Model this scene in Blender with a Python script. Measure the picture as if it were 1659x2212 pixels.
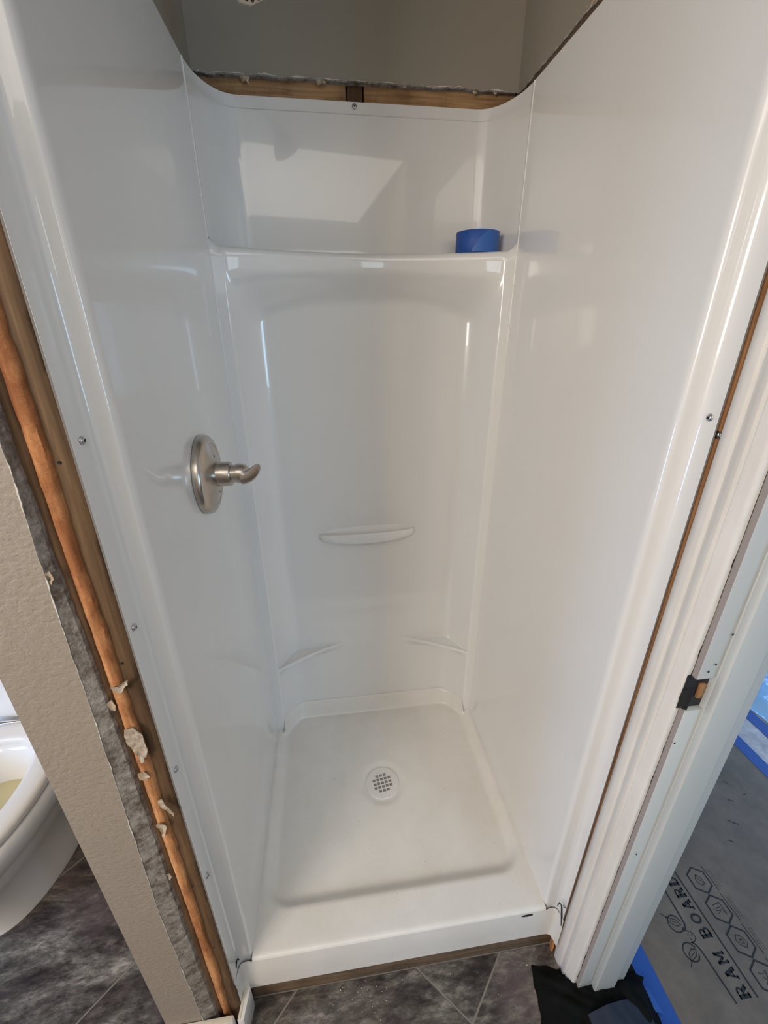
import bpy, bmesh, math, random
from mathutils import Vector, noise
random.seed(7)
PI = math.pi
for o in list(bpy.data.objects):
    bpy.data.objects.remove(o)
sc = bpy.context.scene
COL = sc.collection

# ---------------------------------------------------------------- camera
cam = bpy.data.cameras.new('camera')
cam.sensor_fit = 'HORIZONTAL'
cam.sensor_width = 36.0
cam.lens = 913.65 / 1659 * 36.0
cam.clip_start = 0.02
co = bpy.data.objects.new('camera', cam)
COL.objects.link(co)
co.location = (0.2430, -0.5236, 1.3377)
co.rotation_euler = (1.1609, 0.0026, -0.1313)
sc.camera = co

# ---------------------------------------------------------------- world, lights, exposure
world = bpy.data.worlds.new('world')
sc.world = world
world.use_nodes = True
bg = world.node_tree.nodes['Background']
bg.inputs[0].default_value = (0.62, 0.78, 1.0, 1)
bg.inputs[1].default_value = 1.6

def area(name, loc, target, sx, sy, power, color):
    l = bpy.data.lights.new(name, 'AREA')
    l.shape = 'RECTANGLE'
    l.size, l.size_y = sx, sy
    l.energy = power
    l.color = color
    o = bpy.data.objects.new(name, l)
    COL.objects.link(o)
    o.location = loc
    d = Vector(target) - Vector(loc)
    o.rotation_euler = d.to_track_quat('-Z', 'Y').to_euler()
    return o
# daylight through the window of the left wall, through the small window behind, the room beyond the door; plus added fills at toilet and ceiling
area('daylight_left_window', (-1.62, -1.95, 1.60), (0.7, 0.2, 0.65), 1.0, 0.9, 52, (1.0, 0.87, 0.74))
area('daylight_back_window', (0.70, -2.92, 1.84), (0.42, 0.3, 1.0), 0.35, 0.40, 1.6, (0.84, 0.97, 1.0))
area('toilet_blue_fill', (-1.62, -0.35, 0.55), (-0.65, 0.2, 0.05), 0.5, 0.6, 14, (0.30, 0.55, 1.0))  # added blue fill that tints the toilet; no window stands here
area('daylight_next_room', (3.55, 1.0, 1.1), (1.9, 0.5, 0.0), 1.0, 1.0, 16, (0.26, 0.52, 1.0))
area('daylight_next_room_front', (2.3, -2.5, 1.2), (0.9, -0.1, 0.4), 0.9, 1.0, 28, (0.46, 0.72, 1.0))
area('ceiling_fill', (0.0, -1.35, 2.20), (0.05, -1.1, 0.0), 1.4, 1.2, 13, (1.0, 0.93, 0.83))  # added overhead fill, brightens the deck and glows in the upper panel
sc.view_settings.view_transform = 'Standard'
sc.view_settings.look = 'None'
sc.view_settings.gamma = 1.0
sc.view_settings.use_curve_mapping = False
sc.view_settings.exposure = 0.0
sc.cycles.max_bounces = 10
sc.cycles.diffuse_bounces = 6
sc.cycles.use_denoising = True

# ---------------------------------------------------------------- materials
def mat(name, col, rough=0.5, metal=0.0, coat=0.0, spec=0.5):
    m = bpy.data.materials.new(name)
    m.use_nodes = True
    b = m.node_tree.nodes['Principled BSDF']
    b.inputs['Base Color'].default_value = (*col, 1)
    b.inputs['Roughness'].default_value = rough
    b.inputs['Metallic'].default_value = metal
    b.inputs['Coat Weight'].default_value = coat
    b.inputs['Coat Roughness'].default_value = 0.03
    b.inputs['Specular IOR Level'].default_value = spec
    return m

def nd(m, t, **kw):
    n = m.node_tree.nodes.new(t)
    for k, v in kw.items():
        setattr(n, k, v)
    return n

def coords(m, scale=(1, 1, 1), kind='Object', rnd=0.0):
    tc = nd(m, 'ShaderNodeTexCoord')
    mp = nd(m, 'ShaderNodeMapping')
    mp.inputs['Scale'].default_value = scale
    m.node_tree.links.new(tc.outputs[kind], mp.inputs['Vector'])
    if rnd:
        oi = nd(m, 'ShaderNodeObjectInfo')
        mu = nd(m, 'ShaderNodeMath', operation='MULTIPLY')
        mu.inputs[1].default_value = rnd
        cb = nd(m, 'ShaderNodeCombineXYZ')
        m.node_tree.links.new(oi.outputs['Random'], mu.inputs[0])
        for i in range(3):
            m.node_tree.links.new(mu.outputs[0], cb.inputs[i])
        m.node_tree.links.new(cb.outputs[0], mp.inputs['Location'])
    return mp.outputs['Vector']

def noise_tex(m, vec, scale, detail=4, rough=0.55, dist=0.0):
    n = nd(m, 'ShaderNodeTexNoise')
    n.inputs['Scale'].default_value = scale
    n.inputs['Detail'].default_value = detail
    n.inputs['Roughness'].default_value = rough
    n.inputs['Distortion'].default_value = dist
    m.node_tree.links.new(vec, n.inputs['Vector'])
    return n.outputs['Fac']

def ramp(m, fac, stops):
    r = nd(m, 'ShaderNodeValToRGB')
    el = r.color_ramp.elements
    el[0].position, el[0].color = stops[0][0], (*stops[0][1], 1)
    el[1].position, el[1].color = stops[-1][0], (*stops[-1][1], 1)
    for p, c in stops[1:-1]:
        e = el.new(p)
        e.color = (*c, 1)
    m.node_tree.links.new(fac, r.inputs['Fac'])
    return r.outputs['Color']

def mix(m, fac, a, b, blend='MIX'):
    n = nd(m, 'ShaderNodeMixRGB', blend_type=blend)
    for i, v in ((0, fac), (1, a), (2, b)):
        if isinstance(v, (int, float)):
            n.inputs[i].default_value = v
        elif isinstance(v, tuple):
            n.inputs[i].default_value = (*v, 1)
        else:
            m.node_tree.links.new(v, n.inputs[i])
    return n.outputs[0]

def setc(m, out):
    m.node_tree.links.new(out, m.node_tree.nodes['Principled BSDF'].inputs['Base Color'])

def setr(m, out):
    m.node_tree.links.new(out, m.node_tree.nodes['Principled BSDF'].inputs['Roughness'])

def bump(m, fac, strength, dist):
    b = nd(m, 'ShaderNodeBump')
    b.inputs['Strength'].default_value = strength
    b.inputs['Distance'].default_value = dist
    m.node_tree.links.new(fac, b.inputs['Height'])
    m.node_tree.links.new(b.outputs[0], m.node_tree.nodes['Principled BSDF'].inputs['Normal'])

# glossy moulded acrylic of the stall
M_acr = mat('white_acrylic', (0.73, 0.72, 0.70), 0.24, coat=0.8)
v = coords(M_acr)
setc(M_acr, mix(M_acr, noise_tex(M_acr, v, 3.0, 5), (0.735, 0.73, 0.715), (0.71, 0.705, 0.69)))
bump(M_acr, noise_tex(M_acr, v, 4.0, 2), 0.10, 0.02)
M_pan = mat('white_acrylic_floor', (0.72, 0.69, 0.65), 0.30, coat=0.15)
v = coords(M_pan)
d = ramp(M_pan, noise_tex(M_pan, v, 9.0, 8, 0.7), [(0.35, (0.69, 0.665, 0.62)), (0.6, (0.73, 0.71, 0.675))])
sp = ramp(M_pan, noise_tex(M_pan, v, 160.0, 2), [(0.24, (0.62, 0.58, 0.52)), (0.30, (1, 1, 1))])
setc(M_pan, mix(M_pan, 0.5, d, sp, 'MULTIPLY'))
bump(M_pan, noise_tex(M_pan, v, 260.0, 2), 0.06, 0.001)

# textured taupe wall paint
M_paint = mat('taupe_wall_paint', (0.33, 0.285, 0.235), 0.55)
v = coords(M_paint)
setc(M_paint, mix(M_paint, noise_tex(M_paint, v, 8, 4), (0.345, 0.30, 0.25), (0.31, 0.265, 0.215)))
f1 = ramp(M_paint, noise_tex(M_paint, coords(M_paint, (1, 1, 1.35)), 105, 4, 0.55, 0.15), [(0.36, (0, 0, 0)), (0.56, (1, 1, 1))])
bump(M_paint, f1, 0.4, 0.0014)
setc(M_paint, mix(M_paint, noise_tex(M_paint, v, 5, 4), (0.29, 0.248, 0.20), (0.26, 0.22, 0.175)))
M_paint2 = mat('taupe_wall_paint_fine', (0.27, 0.245, 0.20), 0.6)
v = coords(M_paint2)
bump(M_paint2, noise_tex(M_paint2, v, 120, 3), 0.35, 0.001)
M_wallin = mat('room_wall_paint', (0.50, 0.46, 0.40), 0.6)
bump(M_wallin, noise_tex(M_wallin, coords(M_wallin), 90, 3), 0.3, 0.001)
M_ceil = mat('ceiling_paint', (0.82, 0.81, 0.79), 0.7)
bump(M_ceil, noise_tex(M_ceil, coords(M_ceil), 70, 4), 0.4, 0.002)

M_gyp = mat('broken_gypsum_edge', (0.36, 0.34, 0.31), 0.9)
v = coords(M_gyp)
setc(M_gyp, ramp(M_gyp, noise_tex(M_gyp, v, 45, 8, 0.75), [(0.38, (0.11, 0.085, 0.065)), (0.50, (0.26, 0.24, 0.215)), (0.70, (0.46, 0.44, 0.41))]))
bump(M_gyp, noise_tex(M_gyp, v, 220, 5, 0.7), 0.9, 0.004)
M_fringe = mat('white_paper_fringe', (0.55, 0.53, 0.48), 0.9)
M_flap = mat('cream_torn_paper', (0.50, 0.44, 0.36), 0.9)
setc(M_flap, ramp(M_flap, noise_tex(M_flap, coords(M_flap), 120, 5, 0.7), [(0.38, (0.26, 0.20, 0.145)), (0.62, (0.46, 0.40, 0.32))]))
M_paper = mat('torn_drywall_paper', (0.50, 0.40, 0.29), 0.9)
v = coords(M_paper)
setc(M_paper, ramp(M_paper, noise_tex(M_paper, v, 90, 5), [(0.35, (0.30, 0.21, 0.13)), (0.6, (0.52, 0.44, 0.33))]))

def wood(name, dark, mid, light, scale=(1, 1, 0.06), rough=0.75):
    m = mat(name, mid, rough)
    v = coords(m, scale)
    g = noise_tex(m, v, 130, 6, 0.65, 0.4)
    big = noise_tex(m, coords(m, (1, 1, 0.4)), 11, 5, 0.6)
    c = ramp(m, g, [(0.30, dark), (0.5, mid), (0.72, light)])
    c2 = ramp(m, big, [(0.32, (0.50, 0.44, 0.38)), (0.55, (1, 1, 1))])
    setc(m, mix(m, 0.75, c, c2, 'MULTIPLY'))
    bump(m, g, 0.35, 0.001)
    return m
M_wood = wood('stud_wood_brown', (0.072, 0.038, 0.016), (0.122, 0.068, 0.030), (0.175, 0.105, 0.05))
M_wood2 = wood('stud_wood_orange', (0.36, 0.155, 0.055), (0.60, 0.28, 0.105), (0.78, 0.42, 0.19))
_c = M_wood2.node_tree.nodes['Principled BSDF'].inputs['Base Color'].links[0].from_socket
_st = ramp(M_wood2, noise_tex(M_wood2, coords(M_wood2, (1, 1, 0.5)), 8, 6, 0.7), [(0.44, (0.50, 0.36, 0.26)), (0.56, (1, 1, 1))])
setc(M_wood2, mix(M_wood2, 0.9, _c, _st, 'MULTIPLY'))
bump(M_wood2, noise_tex(M_wood2, coords(M_wood2, (1, 1, 2.5)), 130, 5, 0.7), 0.7, 0.002)
M_wood3 = wood('sill_wood', (0.065, 0.042, 0.024), (0.125, 0.080, 0.046), (0.19, 0.13, 0.078), (0.06, 1, 1))
M_wood5 = wood('plate_wood', (0.20, 0.11, 0.045), (0.36, 0.21, 0.095), (0.48, 0.30, 0.15), (0.06, 1, 1))
M_wood4 = wood('gap_wood', (0.24, 0.115, 0.045), (0.36, 0.18, 0.075), (0.46, 0.25, 0.11))
M_dark = mat('dark_gap', (0.012, 0.010, 0.009), 0.9)

M_trim = mat('white_trim_paint', (0.70, 0.675, 0.63), 0.38)
v = coords(M_trim, (1, 1, 0.25))
setc(M_trim, mix(M_trim, ramp(M_trim, noise_tex(M_trim, v, 20, 6, 0.7), [(0.3, (0, 0, 0)), (0.7, (1, 1, 1))]), (0.64, 0.61, 0.565), (0.73, 0.71, 0.67)))
bump(M_trim, noise_tex(M_trim, coords(M_trim), 60, 4), 0.15, 0.001)
M_jamb = mat('shaded_jamb_paint', (0.52, 0.54, 0.52), 0.42)  # trim paint made cooler and darker: bluish shade put into the colour
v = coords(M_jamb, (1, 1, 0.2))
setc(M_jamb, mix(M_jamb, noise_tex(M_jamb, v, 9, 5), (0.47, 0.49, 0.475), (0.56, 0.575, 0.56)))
M_edge = mat('dull_grey_edge', (0.30, 0.265, 0.25), 0.8)  # jamb edge strip, darker and greyer than the jamb face
M_trimedge = mat('raw_trim_edge', (0.62, 0.55, 0.42), 0.8)

# mottled slate look vinyl tile
M_tile = mat('slate_vinyl_tile', (0.1, 0.08, 0.07), 0.42)
v = coords(M_tile, (1, 2.4, 1), 'Object', 9.0)
v.node.inputs['Rotation'].default_value = (0, 0, math.radians(-40))
n1 = noise_tex(M_tile, v, 6.0, 12, 0.72, 0.35)
v = coords(M_tile, (1, 2.6, 1), 'Object', 4.0)
v.node.inputs['Rotation'].default_value = (0, 0, math.radians(-48))
n2 = noise_tex(M_tile, v, 24, 10, 0.75, 0.25)
c1 = ramp(M_tile, n1, [(0.34, (0.022, 0.017, 0.016)), (0.46, (0.062, 0.050, 0.044)), (0.54, (0.105, 0.096, 0.080)), (0.66, (0.22, 0.195, 0.17))])
c2 = ramp(M_tile, n2, [(0.38, (0.30, 0.27, 0.25)), (0.50, (1, 1, 1)), (0.64, (2.2, 2.15, 2.05))])
c3 = mix(M_tile, 0.85, c1, c2, 'MULTIPLY')
n3 = ramp(M_tile, noise_tex(M_tile, coords(M_tile, (1, 1, 1), 'Object', 3.0), 4.0, 3), [(0.5, (0, 0, 0)), (0.68, (1, 1, 1))])
setc(M_tile, mix(M_tile, n3, c3, mix(M_tile, 0.5, c3, (0.13, 0.085, 0.085))))
bump(M_tile, n2, 0.35, 0.0015)
M_grout = mat('pale_grout', (0.24, 0.215, 0.185), 0.8)
M_sub = mat('dark_subfloor', (0.018, 0.014, 0.010), 0.85)

M_nick = mat('brushed_nickel', (0.52, 0.47, 0.42), 0.26, 1.0)
v = coords(M_nick, (1, 1, 1))
bump(M_nick, noise_tex(M_nick, coords(M_nick, (0.15, 1, 1)), 700, 2), 0.05, 0.0003)
M_chrome = mat('chrome', (0.75, 0.75, 0.76), 0.12, 1.0)
M_screw = mat('zinc_screw', (0.50, 0.50, 0.53), 0.28, 1.0)
M_black = mat('black_rubber', (0.012, 0.012, 0.013), 0.5)
M_tape = mat('blue_masking_tape', (0.015, 0.08, 0.34), 0.55)
v = coords(M_tape)
setc(M_tape, mix(M_tape, noise_tex(M_tape, v, 40, 5), (0.010, 0.062, 0.30), (0.018, 0.090, 0.38)))
bump(M_tape, noise_tex(M_tape, coords(M_tape), 300, 3), 0.25, 0.0006)
M_tape2 = mat('blue_tape_leader', (0.026, 0.115, 0.42), 0.5)
M_card = mat('tape_cardboard_core', (0.62, 0.60, 0.56), 0.8)
M_porc = mat('white_porcelain', (0.80, 0.80, 0.79), 0.10, coat=0.4)
M_seat = mat('white_toilet_seat', (0.82, 0.79, 0.74), 0.22)
M_urine = mat('yellow_bowl_water', (0.66, 0.60, 0.36), 0.04)
M_drain = mat('white_plastic_drain', (0.70, 0.68, 0.65), 0.35)
M_fibre = mat('rough_fibreglass', (0.16, 0.155, 0.15), 0.85)
bump(M_fibre, noise_tex(M_fibre, coords(M_fibre), 400, 3), 0.6, 0.001)
M_grimy = mat('grey_seal', (0.30, 0.28, 0.25), 0.6)

M_board = mat('fibre_protection_board', (0.17, 0.14, 0.115), 0.62)
v = coords(M_board)
cb_ = ramp(M_board, noise_tex(M_board, v, 10, 9, 0.7), [(0.35, (0.115, 0.095, 0.076)), (0.6, (0.165, 0.138, 0.110)), (0.75, (0.20, 0.172, 0.145))])
sc_ = ramp(M_board, noise_tex(M_board, coords(M_board, (1, 2.2, 1)), 60, 6, 0.8, 0.8), [(0.66, (1, 1, 1)), (0.78, (1.9, 1.85, 1.8))])
setc(M_board, mix(M_board, 1.0, cb_, sc_, 'MULTIPLY'))
bump(M_board, noise_tex(M_board, v, 25, 5), 0.3, 0.002)
M_ink = mat('black_print', (0.012, 0.011, 0.012), 0.6)
M_white = mat('white_floor_paper', (0.55, 0.55, 0.58), 0.6)
v = coords(M_white)
setc(M_white, ramp(M_white, noise_tex(M_white, v, 14, 7, 0.7), [(0.35, (0.34, 0.33, 0.36)), (0.6, (0.58, 0.58, 0.62))]))
M_film = mat('clear_blue_plastic', (0.30, 0.55, 0.85), 0.18, coat=0.3)
M_cloth = mat('black_cloth', (0.0045, 0.005, 0.0045), 0.9, spec=0.15)
v = coords(M_cloth)
bump(M_cloth, noise_tex(M_cloth, v, 35, 5, 0.6), 0.5, 0.004)
M_cloth2 = mat('lit_cloth_flap', (0.022, 0.028, 0.045), 0.75, spec=0.25)  # same black cloth, bluish light on the fold mixed into its colour

# ---------------------------------------------------------------- mesh helpers
ORG = {}

def place(o, parent):
    COL.objects.link(o)
    if parent is not None:
        o.parent = parent
    ORG[o.name] = None
    return o

def origin_of(o):
    p = Vector((0, 0, 0))
    while o is not None:
        p = p + Vector(o.location)
        o = o.parent
    return p

def mk(name, verts, faces, m, parent=None, smooth=False, at=None, bev=0.0, seg=2):
    """world-space verts -> one mesh object, its origin at `at` (or at the parent's origin)"""
    base = origin_of(parent) if parent is not None else Vector((0, 0, 0))
    org = Vector(at) if at is not None else base
    me = bpy.data.meshes.new(name)
    me.from_pydata([tuple(Vector(v_) - org) for v_ in verts], [], faces)
    me.validate()
    bm = bmesh.new()
    bm.from_mesh(me)
    bmesh.ops.recalc_face_normals(bm, faces=bm.faces)
    if bev:
        es = [e for e in bm.edges if len(e.link_faces) == 2 and e.calc_face_angle(0) > 0.6]
        bmesh.ops.bevel(bm, geom=es, offset=bev, segments=seg, affect='EDGES', profile=0.5)
    bm.to_mesh(me)
    bm.free()
    me.materials.append(m)
    if smooth or bev:
        for p in me.polygons:
            p.use_smooth = True
        me.set_sharp_from_angle(angle=math.radians(50 if smooth else 40))
    o = bpy.data.objects.new(name, me)
    o.location = org - base
    return place(o, parent)

def empty(name, loc, parent=None):
    o = bpy.data.objects.new(name, None)
    o.empty_display_size = 0.05
    o.location = Vector(loc) - (origin_of(parent) if parent else Vector((0, 0, 0)))
    return place(o, parent)

def tag(o, label=None, cat=None, group=None, kind=None):
    if label: o['label'] = label
    if cat: o['category'] = cat
    if group: o['group'] = group
    if kind: o['kind'] = kind
    return o

def boxvf(x0, x1, y0, y1, z0, z1):
    v_ = [(x, y, z) for z in (z0, z1) for y in (y0, y1) for x in (x0, x1)]
    f_ = [(0, 2, 3, 1), (4, 5, 7, 6), (0, 1, 5, 4), (2, 6, 7, 3), (0, 4, 6, 2), (1, 3, 7, 5)]
    return v_, f_

def box(name, b, m, parent=None, bev=0.0, at=None):
    v_, f_ = boxvf(*b)
    return mk(name, v_, f_, m, parent, bev=bev, at=at)

def gridvf(fn, nu, nv):
    v_ = [fn(i / nu, j / nv) for j in range(nv + 1) for i in range(nu + 1)]
    f_ = [(j * (nu + 1) + i, j * (nu + 1) + i + 1, (j + 1) * (nu + 1) + i + 1, (j + 1) * (nu + 1) + i) for j in range(nv) for i in range(nu)]
    return v_, f_

def prismvf(poly, z0, z1, nz=1, wob=None):
    n = len(poly)
    v_, f_ = [], []
    for k in range(nz + 1):
        z = z0 + (z1 - z0) * k / nz
        for i, (x, y) in enumerate(poly):
            dx, dy = wob(i, z) if wob else (0, 0)
            v_.append((x + dx, y + dy, z))
    for k in range(nz):
        for i in range(n):
            a, b = k * n + i, k * n + (i + 1) % n
            f_.append((a, b, b + n, a + n))
    f_.append(tuple(range(n))[::-1])
    f_.append(tuple(nz * n + i for i in range(n)))
    return v_, f_

def lathevf(prof, n, o, ax):
    """prof = [(along, radius)], about axis ax through o"""
    ax = Vector(ax).normalized()
    u = ax.orthogonal().normalized()
    w = ax.cross(u)
    o = Vector(o)
    v_, f_ = [], []
    for a, r in prof:
        for k in range(n):
            t = 2 * PI * k / n
            v_.append(tuple(o + ax * a + (u * math.cos(t) + w * math.sin(t)) * r))
    for i in range(len(prof) - 1):
        for k in range(n):
            f_.append((i * n + k, i * n + (k + 1) % n, (i + 1) * n + (k + 1) % n, (i + 1) * n + k))
    f_.append(tuple(range(n))[::-1])
    f_.append(tuple((len(prof) - 1) * n + k for k in range(n)))
    return v_, f_

def tubevf(pts, rad, n=10):
    v_, f_ = [], []
    pts = [Vector(p) for p in pts]
    if not isinstance(rad, (list, tuple)):
        rad = [rad] * len(pts)
    prev = None
    for i, p in enumerate(pts):
        t = (pts[min(i + 1, len(pts) - 1)] - pts[max(i - 1, 0)]).normalized()
        u = t.orthogonal().normalized() if prev is None else (prev - t * prev.dot(t)).normalized()
        prev = u
        w = t.cross(u)
        for k in range(n):
            a = 2 * PI * k / n
            v_.append(tuple(p + (u * math.cos(a) + w * math.sin(a)) * rad[i]))
    for i in range(len(pts) - 1):
        for k in range(n):
            f_.append((i * n + k, i * n + (k + 1) % n, (i + 1) * n + (k + 1) % n, (i + 1) * n + k))
    f_.append(tuple(range(n))[::-1])
    f_.append(tuple((len(pts) - 1) * n + k for k in range(n)))
    return v_, f_

def loftvf(rings, cap=(True, True)):
    n = len(rings[0])
    v_ = [p for r in rings for p in r]
    f_ = []
    for i in range(len(rings) - 1):
        for k in range(n):
            f_.append((i * n + k, i * n + (k + 1) % n, (i + 1) * n + (k + 1) % n, (i + 1) * n + k))
    if cap[0]: f_.append(tuple(range(n))[::-1])
    if cap[1]: f_.append(tuple((len(rings) - 1) * n + k for k in range(n)))
    return v_, f_

def join(*parts):
    V, F = [], []
    for v_, f_ in parts:
        k = len(V)
        V += list(v_)
        F += [tuple(i + k for i in f) for f in f_]
    return V, F

def ns(x, y=0.0, z=0.0):
    return noise.noise(Vector((x, y, z)))

W, D, DB, H, FZ = 0.72, 0.617, 0.757, 1.822, -0.185
CEIL = 2.25

# ================================================================= SETTING
floor = empty('floor', (0, 0, FZ))
tag(floor, kind='structure')
def quad_slab(name, x0, x1, y0, y1, z0, z1, m, parent):
    return box(name, (x0, x1, y0, y1, z0, z1), m, parent)
quad_slab('grout_bed', -1.75, 0.775, -3.0, 1.15, FZ - 0.02, FZ - 0.0012, M_grout, floor)
quad_slab('subfloor', 0.775, 3.7, -3.0, 2.2, FZ - 0.02, FZ - 0.002, M_sub, floor)

def clip(poly, x0, x1, y0, y1):
    def cut(P, f, inter):
        out = []
        for i in range(len(P)):
            a, b = P[i], P[(i + 1) % len(P)]
            if f(a): out.append(a)
            if f(a) != f(b): out.append(inter(a, b))
        return out
    def ix(c): return lambda a, b: (c, a[1] + (b[1] - a[1]) * (c - a[0]) / (b[0] - a[0]))
    def iy(c): return lambda a, b: (a[0] + (b[0] - a[0]) * (c - a[1]) / (b[1] - a[1]), c)
    for f, g in ((lambda q: q[0] >= x0, ix(x0)), (lambda q: q[0] <= x1, ix(x1)), (lambda q: q[1] >= y0, iy(y0)), (lambda q: q[1] <= y1, iy(y1))):
        if len(poly) < 3: return []
        poly = cut(poly, f, g)
    return poly if len(poly) >= 3 else []

TS = 0.532
for i in range(-9, 9):
    for j in range(-9, 9):
        # diagonal tiles: x-y = a, x+y = b
        a0, a1 = 0.622 + TS * i + 0.003, 0.622 + TS * (i + 1) - 0.003
        b0, b1 = 0.389 + TS * j + 0.003, 0.389 + TS * (j + 1) - 0.003
        sq = [((a + b) / 2, (b - a) / 2) for a, b in ((a0, b0), (a0, b1), (a1, b1), (a1, b0))]
        sq = sq[::-1]
        vs = []
        for reg in ((-1.70, -0.190, -2.4, 1.10), (-0.190, 0.765, -2.4, -0.004)):
            pl = clip(sq, *reg)
            if pl:
                vs.append(prismvf(pl, FZ - 0.0015, FZ))
        if vs:
            v_, f_ = join(*vs)
            cx = sum(q[0] for q in v_) / len(v_)
            cy = sum(q[1] for q in v_) / len(v_)
            mk('tile', v_, f_, M_tile, floor, at=(cx, cy, FZ))

ceiling = box('ceiling', (-1.75, 3.7, -3.0, 2.2, CEIL, CEIL + 0.05), M_ceil)
tag(ceiling, kind='structure')

# upper walls of the shower alcove (drywall above the stall), ragged lower edge
def ragged_sheet(name, axis, face, back, a0, a1, zb, zt, m, amp=0.003, n=90, parent=None, seed=0.0):
    """vertical drywall sheet with a torn lower edge. axis 'x': runs along x at y=face..back; axis 'y': runs along y at x=face..back"""
    v_, f_ = [], []
    for i in range(n + 1):
        t = i / n
        a = a0 + (a1 - a0) * t
        e = zb + amp * (ns(a * 18 + seed) + 0.6 * ns(a * 60, seed) + 0.4 * ns(a * 160, 3.1 + seed))
        for w, z in ((face, zt), (face, e), (back, e + 0.004 + 0.003 * ns(a * 90, 5)), (back, zt)):
            v_.append((a, w, z) if axis == 'x' else (w, a, z))
    for i in range(n):
        for k in range(3):
            f_.append((i * 4 + k, (i + 1) * 4 + k, (i + 1) * 4 + k + 1, i * 4 + k + 1))
    f_.append((0, 1, 2, 3))
    f_.append(tuple(n * 4 + k for k in (3, 2, 1, 0)))
    return mk(name, v_, f_, m, parent)

wall_back = ragged_sheet('wall_back', 'x', 0.750, 0.764, -0.012, 0.738, 1.853, CEIL, M_paint2, seed=1.0)
tag(wall_back, kind='structure')
def edge_strip(axis, face, back, a0, a1, zb, parent, seed, amp=0.003, h=0.005):
    n = 120
    v_, f_ = [], []
    for i in range(n + 1):
        a = a0 + (a1 - a0) * i / n
        e = zb + amp * (ns(a * 18 + seed) + 0.6 * ns(a * 60, seed) + 0.4 * ns(a * 160, 3.1 + seed))
        q = 0.0018 * ns(a * 140, 7.7)
        s = 1 if back > face else -1
        for w, z in ((face - s * 0.0010 - s * abs(q), e + 0.001 + 0.35 * h * abs(ns(a * 50, 2))), (face - s * 0.0016, e - 0.0018), (back, e - 0.002), (back, e + 0.001)):
            v_.append((a, w, z) if axis == 'x' else (w, a, z))
    for i in range(n):
        for k in range(4):
            f_.append((i * 4 + k, (i + 1) * 4 + k, (i + 1) * 4 + (k + 1) % 4, i * 4 + (k + 1) % 4))
    f_.append((0, 1, 2, 3))
    f_.append(tuple(n * 4 + k for k in (3, 2, 1, 0)))
    return mk('torn_edge', v_, f_, M_gyp, parent)
edge_strip('x', 0.750, 0.764, -0.006, 0.730, 1.853, wall_back, 1.0)

wall_side_r = ragged_sheet('wall_right', 'y', 0.736, 0.750, -0.03, 0.752, 1.848, CEIL, M_paint2, seed=3.0)
tag(wall_side_r, kind='structure')
edge_strip('y', 0.736, 0.750, -0.03, 0.748, 1.848, wall_side_r, 3.0)
wall_side_l = ragged_sheet('wall_left', 'y', -0.012, -0.026, -0.03, 0.752, 1.840, CEIL, M_paint2, seed=5.0)
tag(wall_side_l, kind='structure')
edge_strip('y', -0.012, -0.026, -0.03, 0.748, 1.840, wall_side_l, 5.0)

def sheetvf(fn, nu, nv, off):
    v_, f_ = gridvf(fn, nu, nv)
    k = len(v_)
    v2 = [tuple(Vector(q) + off) for q in v_]
    F = list(f_) + [tuple(reversed([i + k for i in q])) for q in f_]
    m = nu + 1
    rim = [i for i in range(m)] + [j * m + nu for j in range(1, nv + 1)] + [nv * m + i for i in range(nu - 1, -1, -1)] + [j * m for j in range(nv - 1, 0, -1)]
    for a in range(len(rim)):
        p_, q_ = rim[a], rim[(a + 1) % len(rim)]
        F.append((p_, p_ + k, q_ + k, q_))
    return v_ + v2, F

def torn_flap(parent, c, u, w, size, seed, m=M_paper):
    """a curled ragged scrap of drywall paper: fan of small strips"""
    u, w = Vector(u), Vector(w)
    nn = u.cross(w).normalized()
    def fn(a, b):
        wid = 1.0 - 0.55 * b + 0.35 * ns(b * 4, seed)
        p = Vector(c) + u * ((a - 0.5) * size * wid + size * 0.18 * ns(b * 3, seed, 4)) + w * (b * size * (0.75 + 0.5 * ns(a * 3.5, seed)))
        return tuple(p + nn * (size * 0.28 * math.sin(b * 2.2) + size * 0.10 * ns(a * 2.5, b * 2.5, seed) + size * 0.12 * (a - 0.5) ** 2 * 4))
    v_, f_ = sheetvf(fn, 8, 6, nn * -0.0009)
    o = mk('torn_paper', v_, f_, m, parent)
    for p_ in o.data.polygons: p_.use_smooth = True
    o.data.set_sharp_from_angle(angle=math.radians(60))
    return o

def paper_fringe(parent, axis, w, a0, a1, zb, seed, n=200):
    """thin whitish ragged paper line along a torn edge"""
    v_, f_ = [], []
    s_ = -1 if w > 0 else 1
    for i in range(n + 1):
        a = a0 + (a1 - a0) * i / n
        e = zb + 0.003 * (ns(a * 18 + seed) + 0.6 * ns(a * 60, seed) + 0.4 * ns(a * 160, 3.1 + seed))
        h = max(0.0002, 0.0038 * (ns(a * 30, seed, 2) + 0.25 + 0.5 * ns(a * 140, seed)))
        for ww, z in ((w, e + 0.001), (w + s_ * 0.0014, e + 0.001), (w + s_ * 0.0012, e + 0.001 + h), (w, e + 0.0012 + h)):
            v_.append((a, ww, z) if axis == 'x' else (ww, a, z))
    for i in range(n):
        for k in range(4):
            f_.append((i * 4 + k, (i + 1) * 4 + k, (i + 1) * 4 + (k + 1) % 4, i * 4 + (k + 1) % 4))
    return mk('paper_fringe', v_, f_, M_fringe, parent)
paper_fringe(wall_back, 'x', 0.7500, 0.0, 0.73, 1.853, 1.0)
paper_fringe(wall_side_r, 'y', 0.7360, 0.0, 0.74, 1.848, 3.0)
torn_flap(wall_side_l, (-0.012, 0.66, 1.842), (0, 1, 0), (0.5, 0.1, -0.3), 0.020, 1.2)
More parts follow.
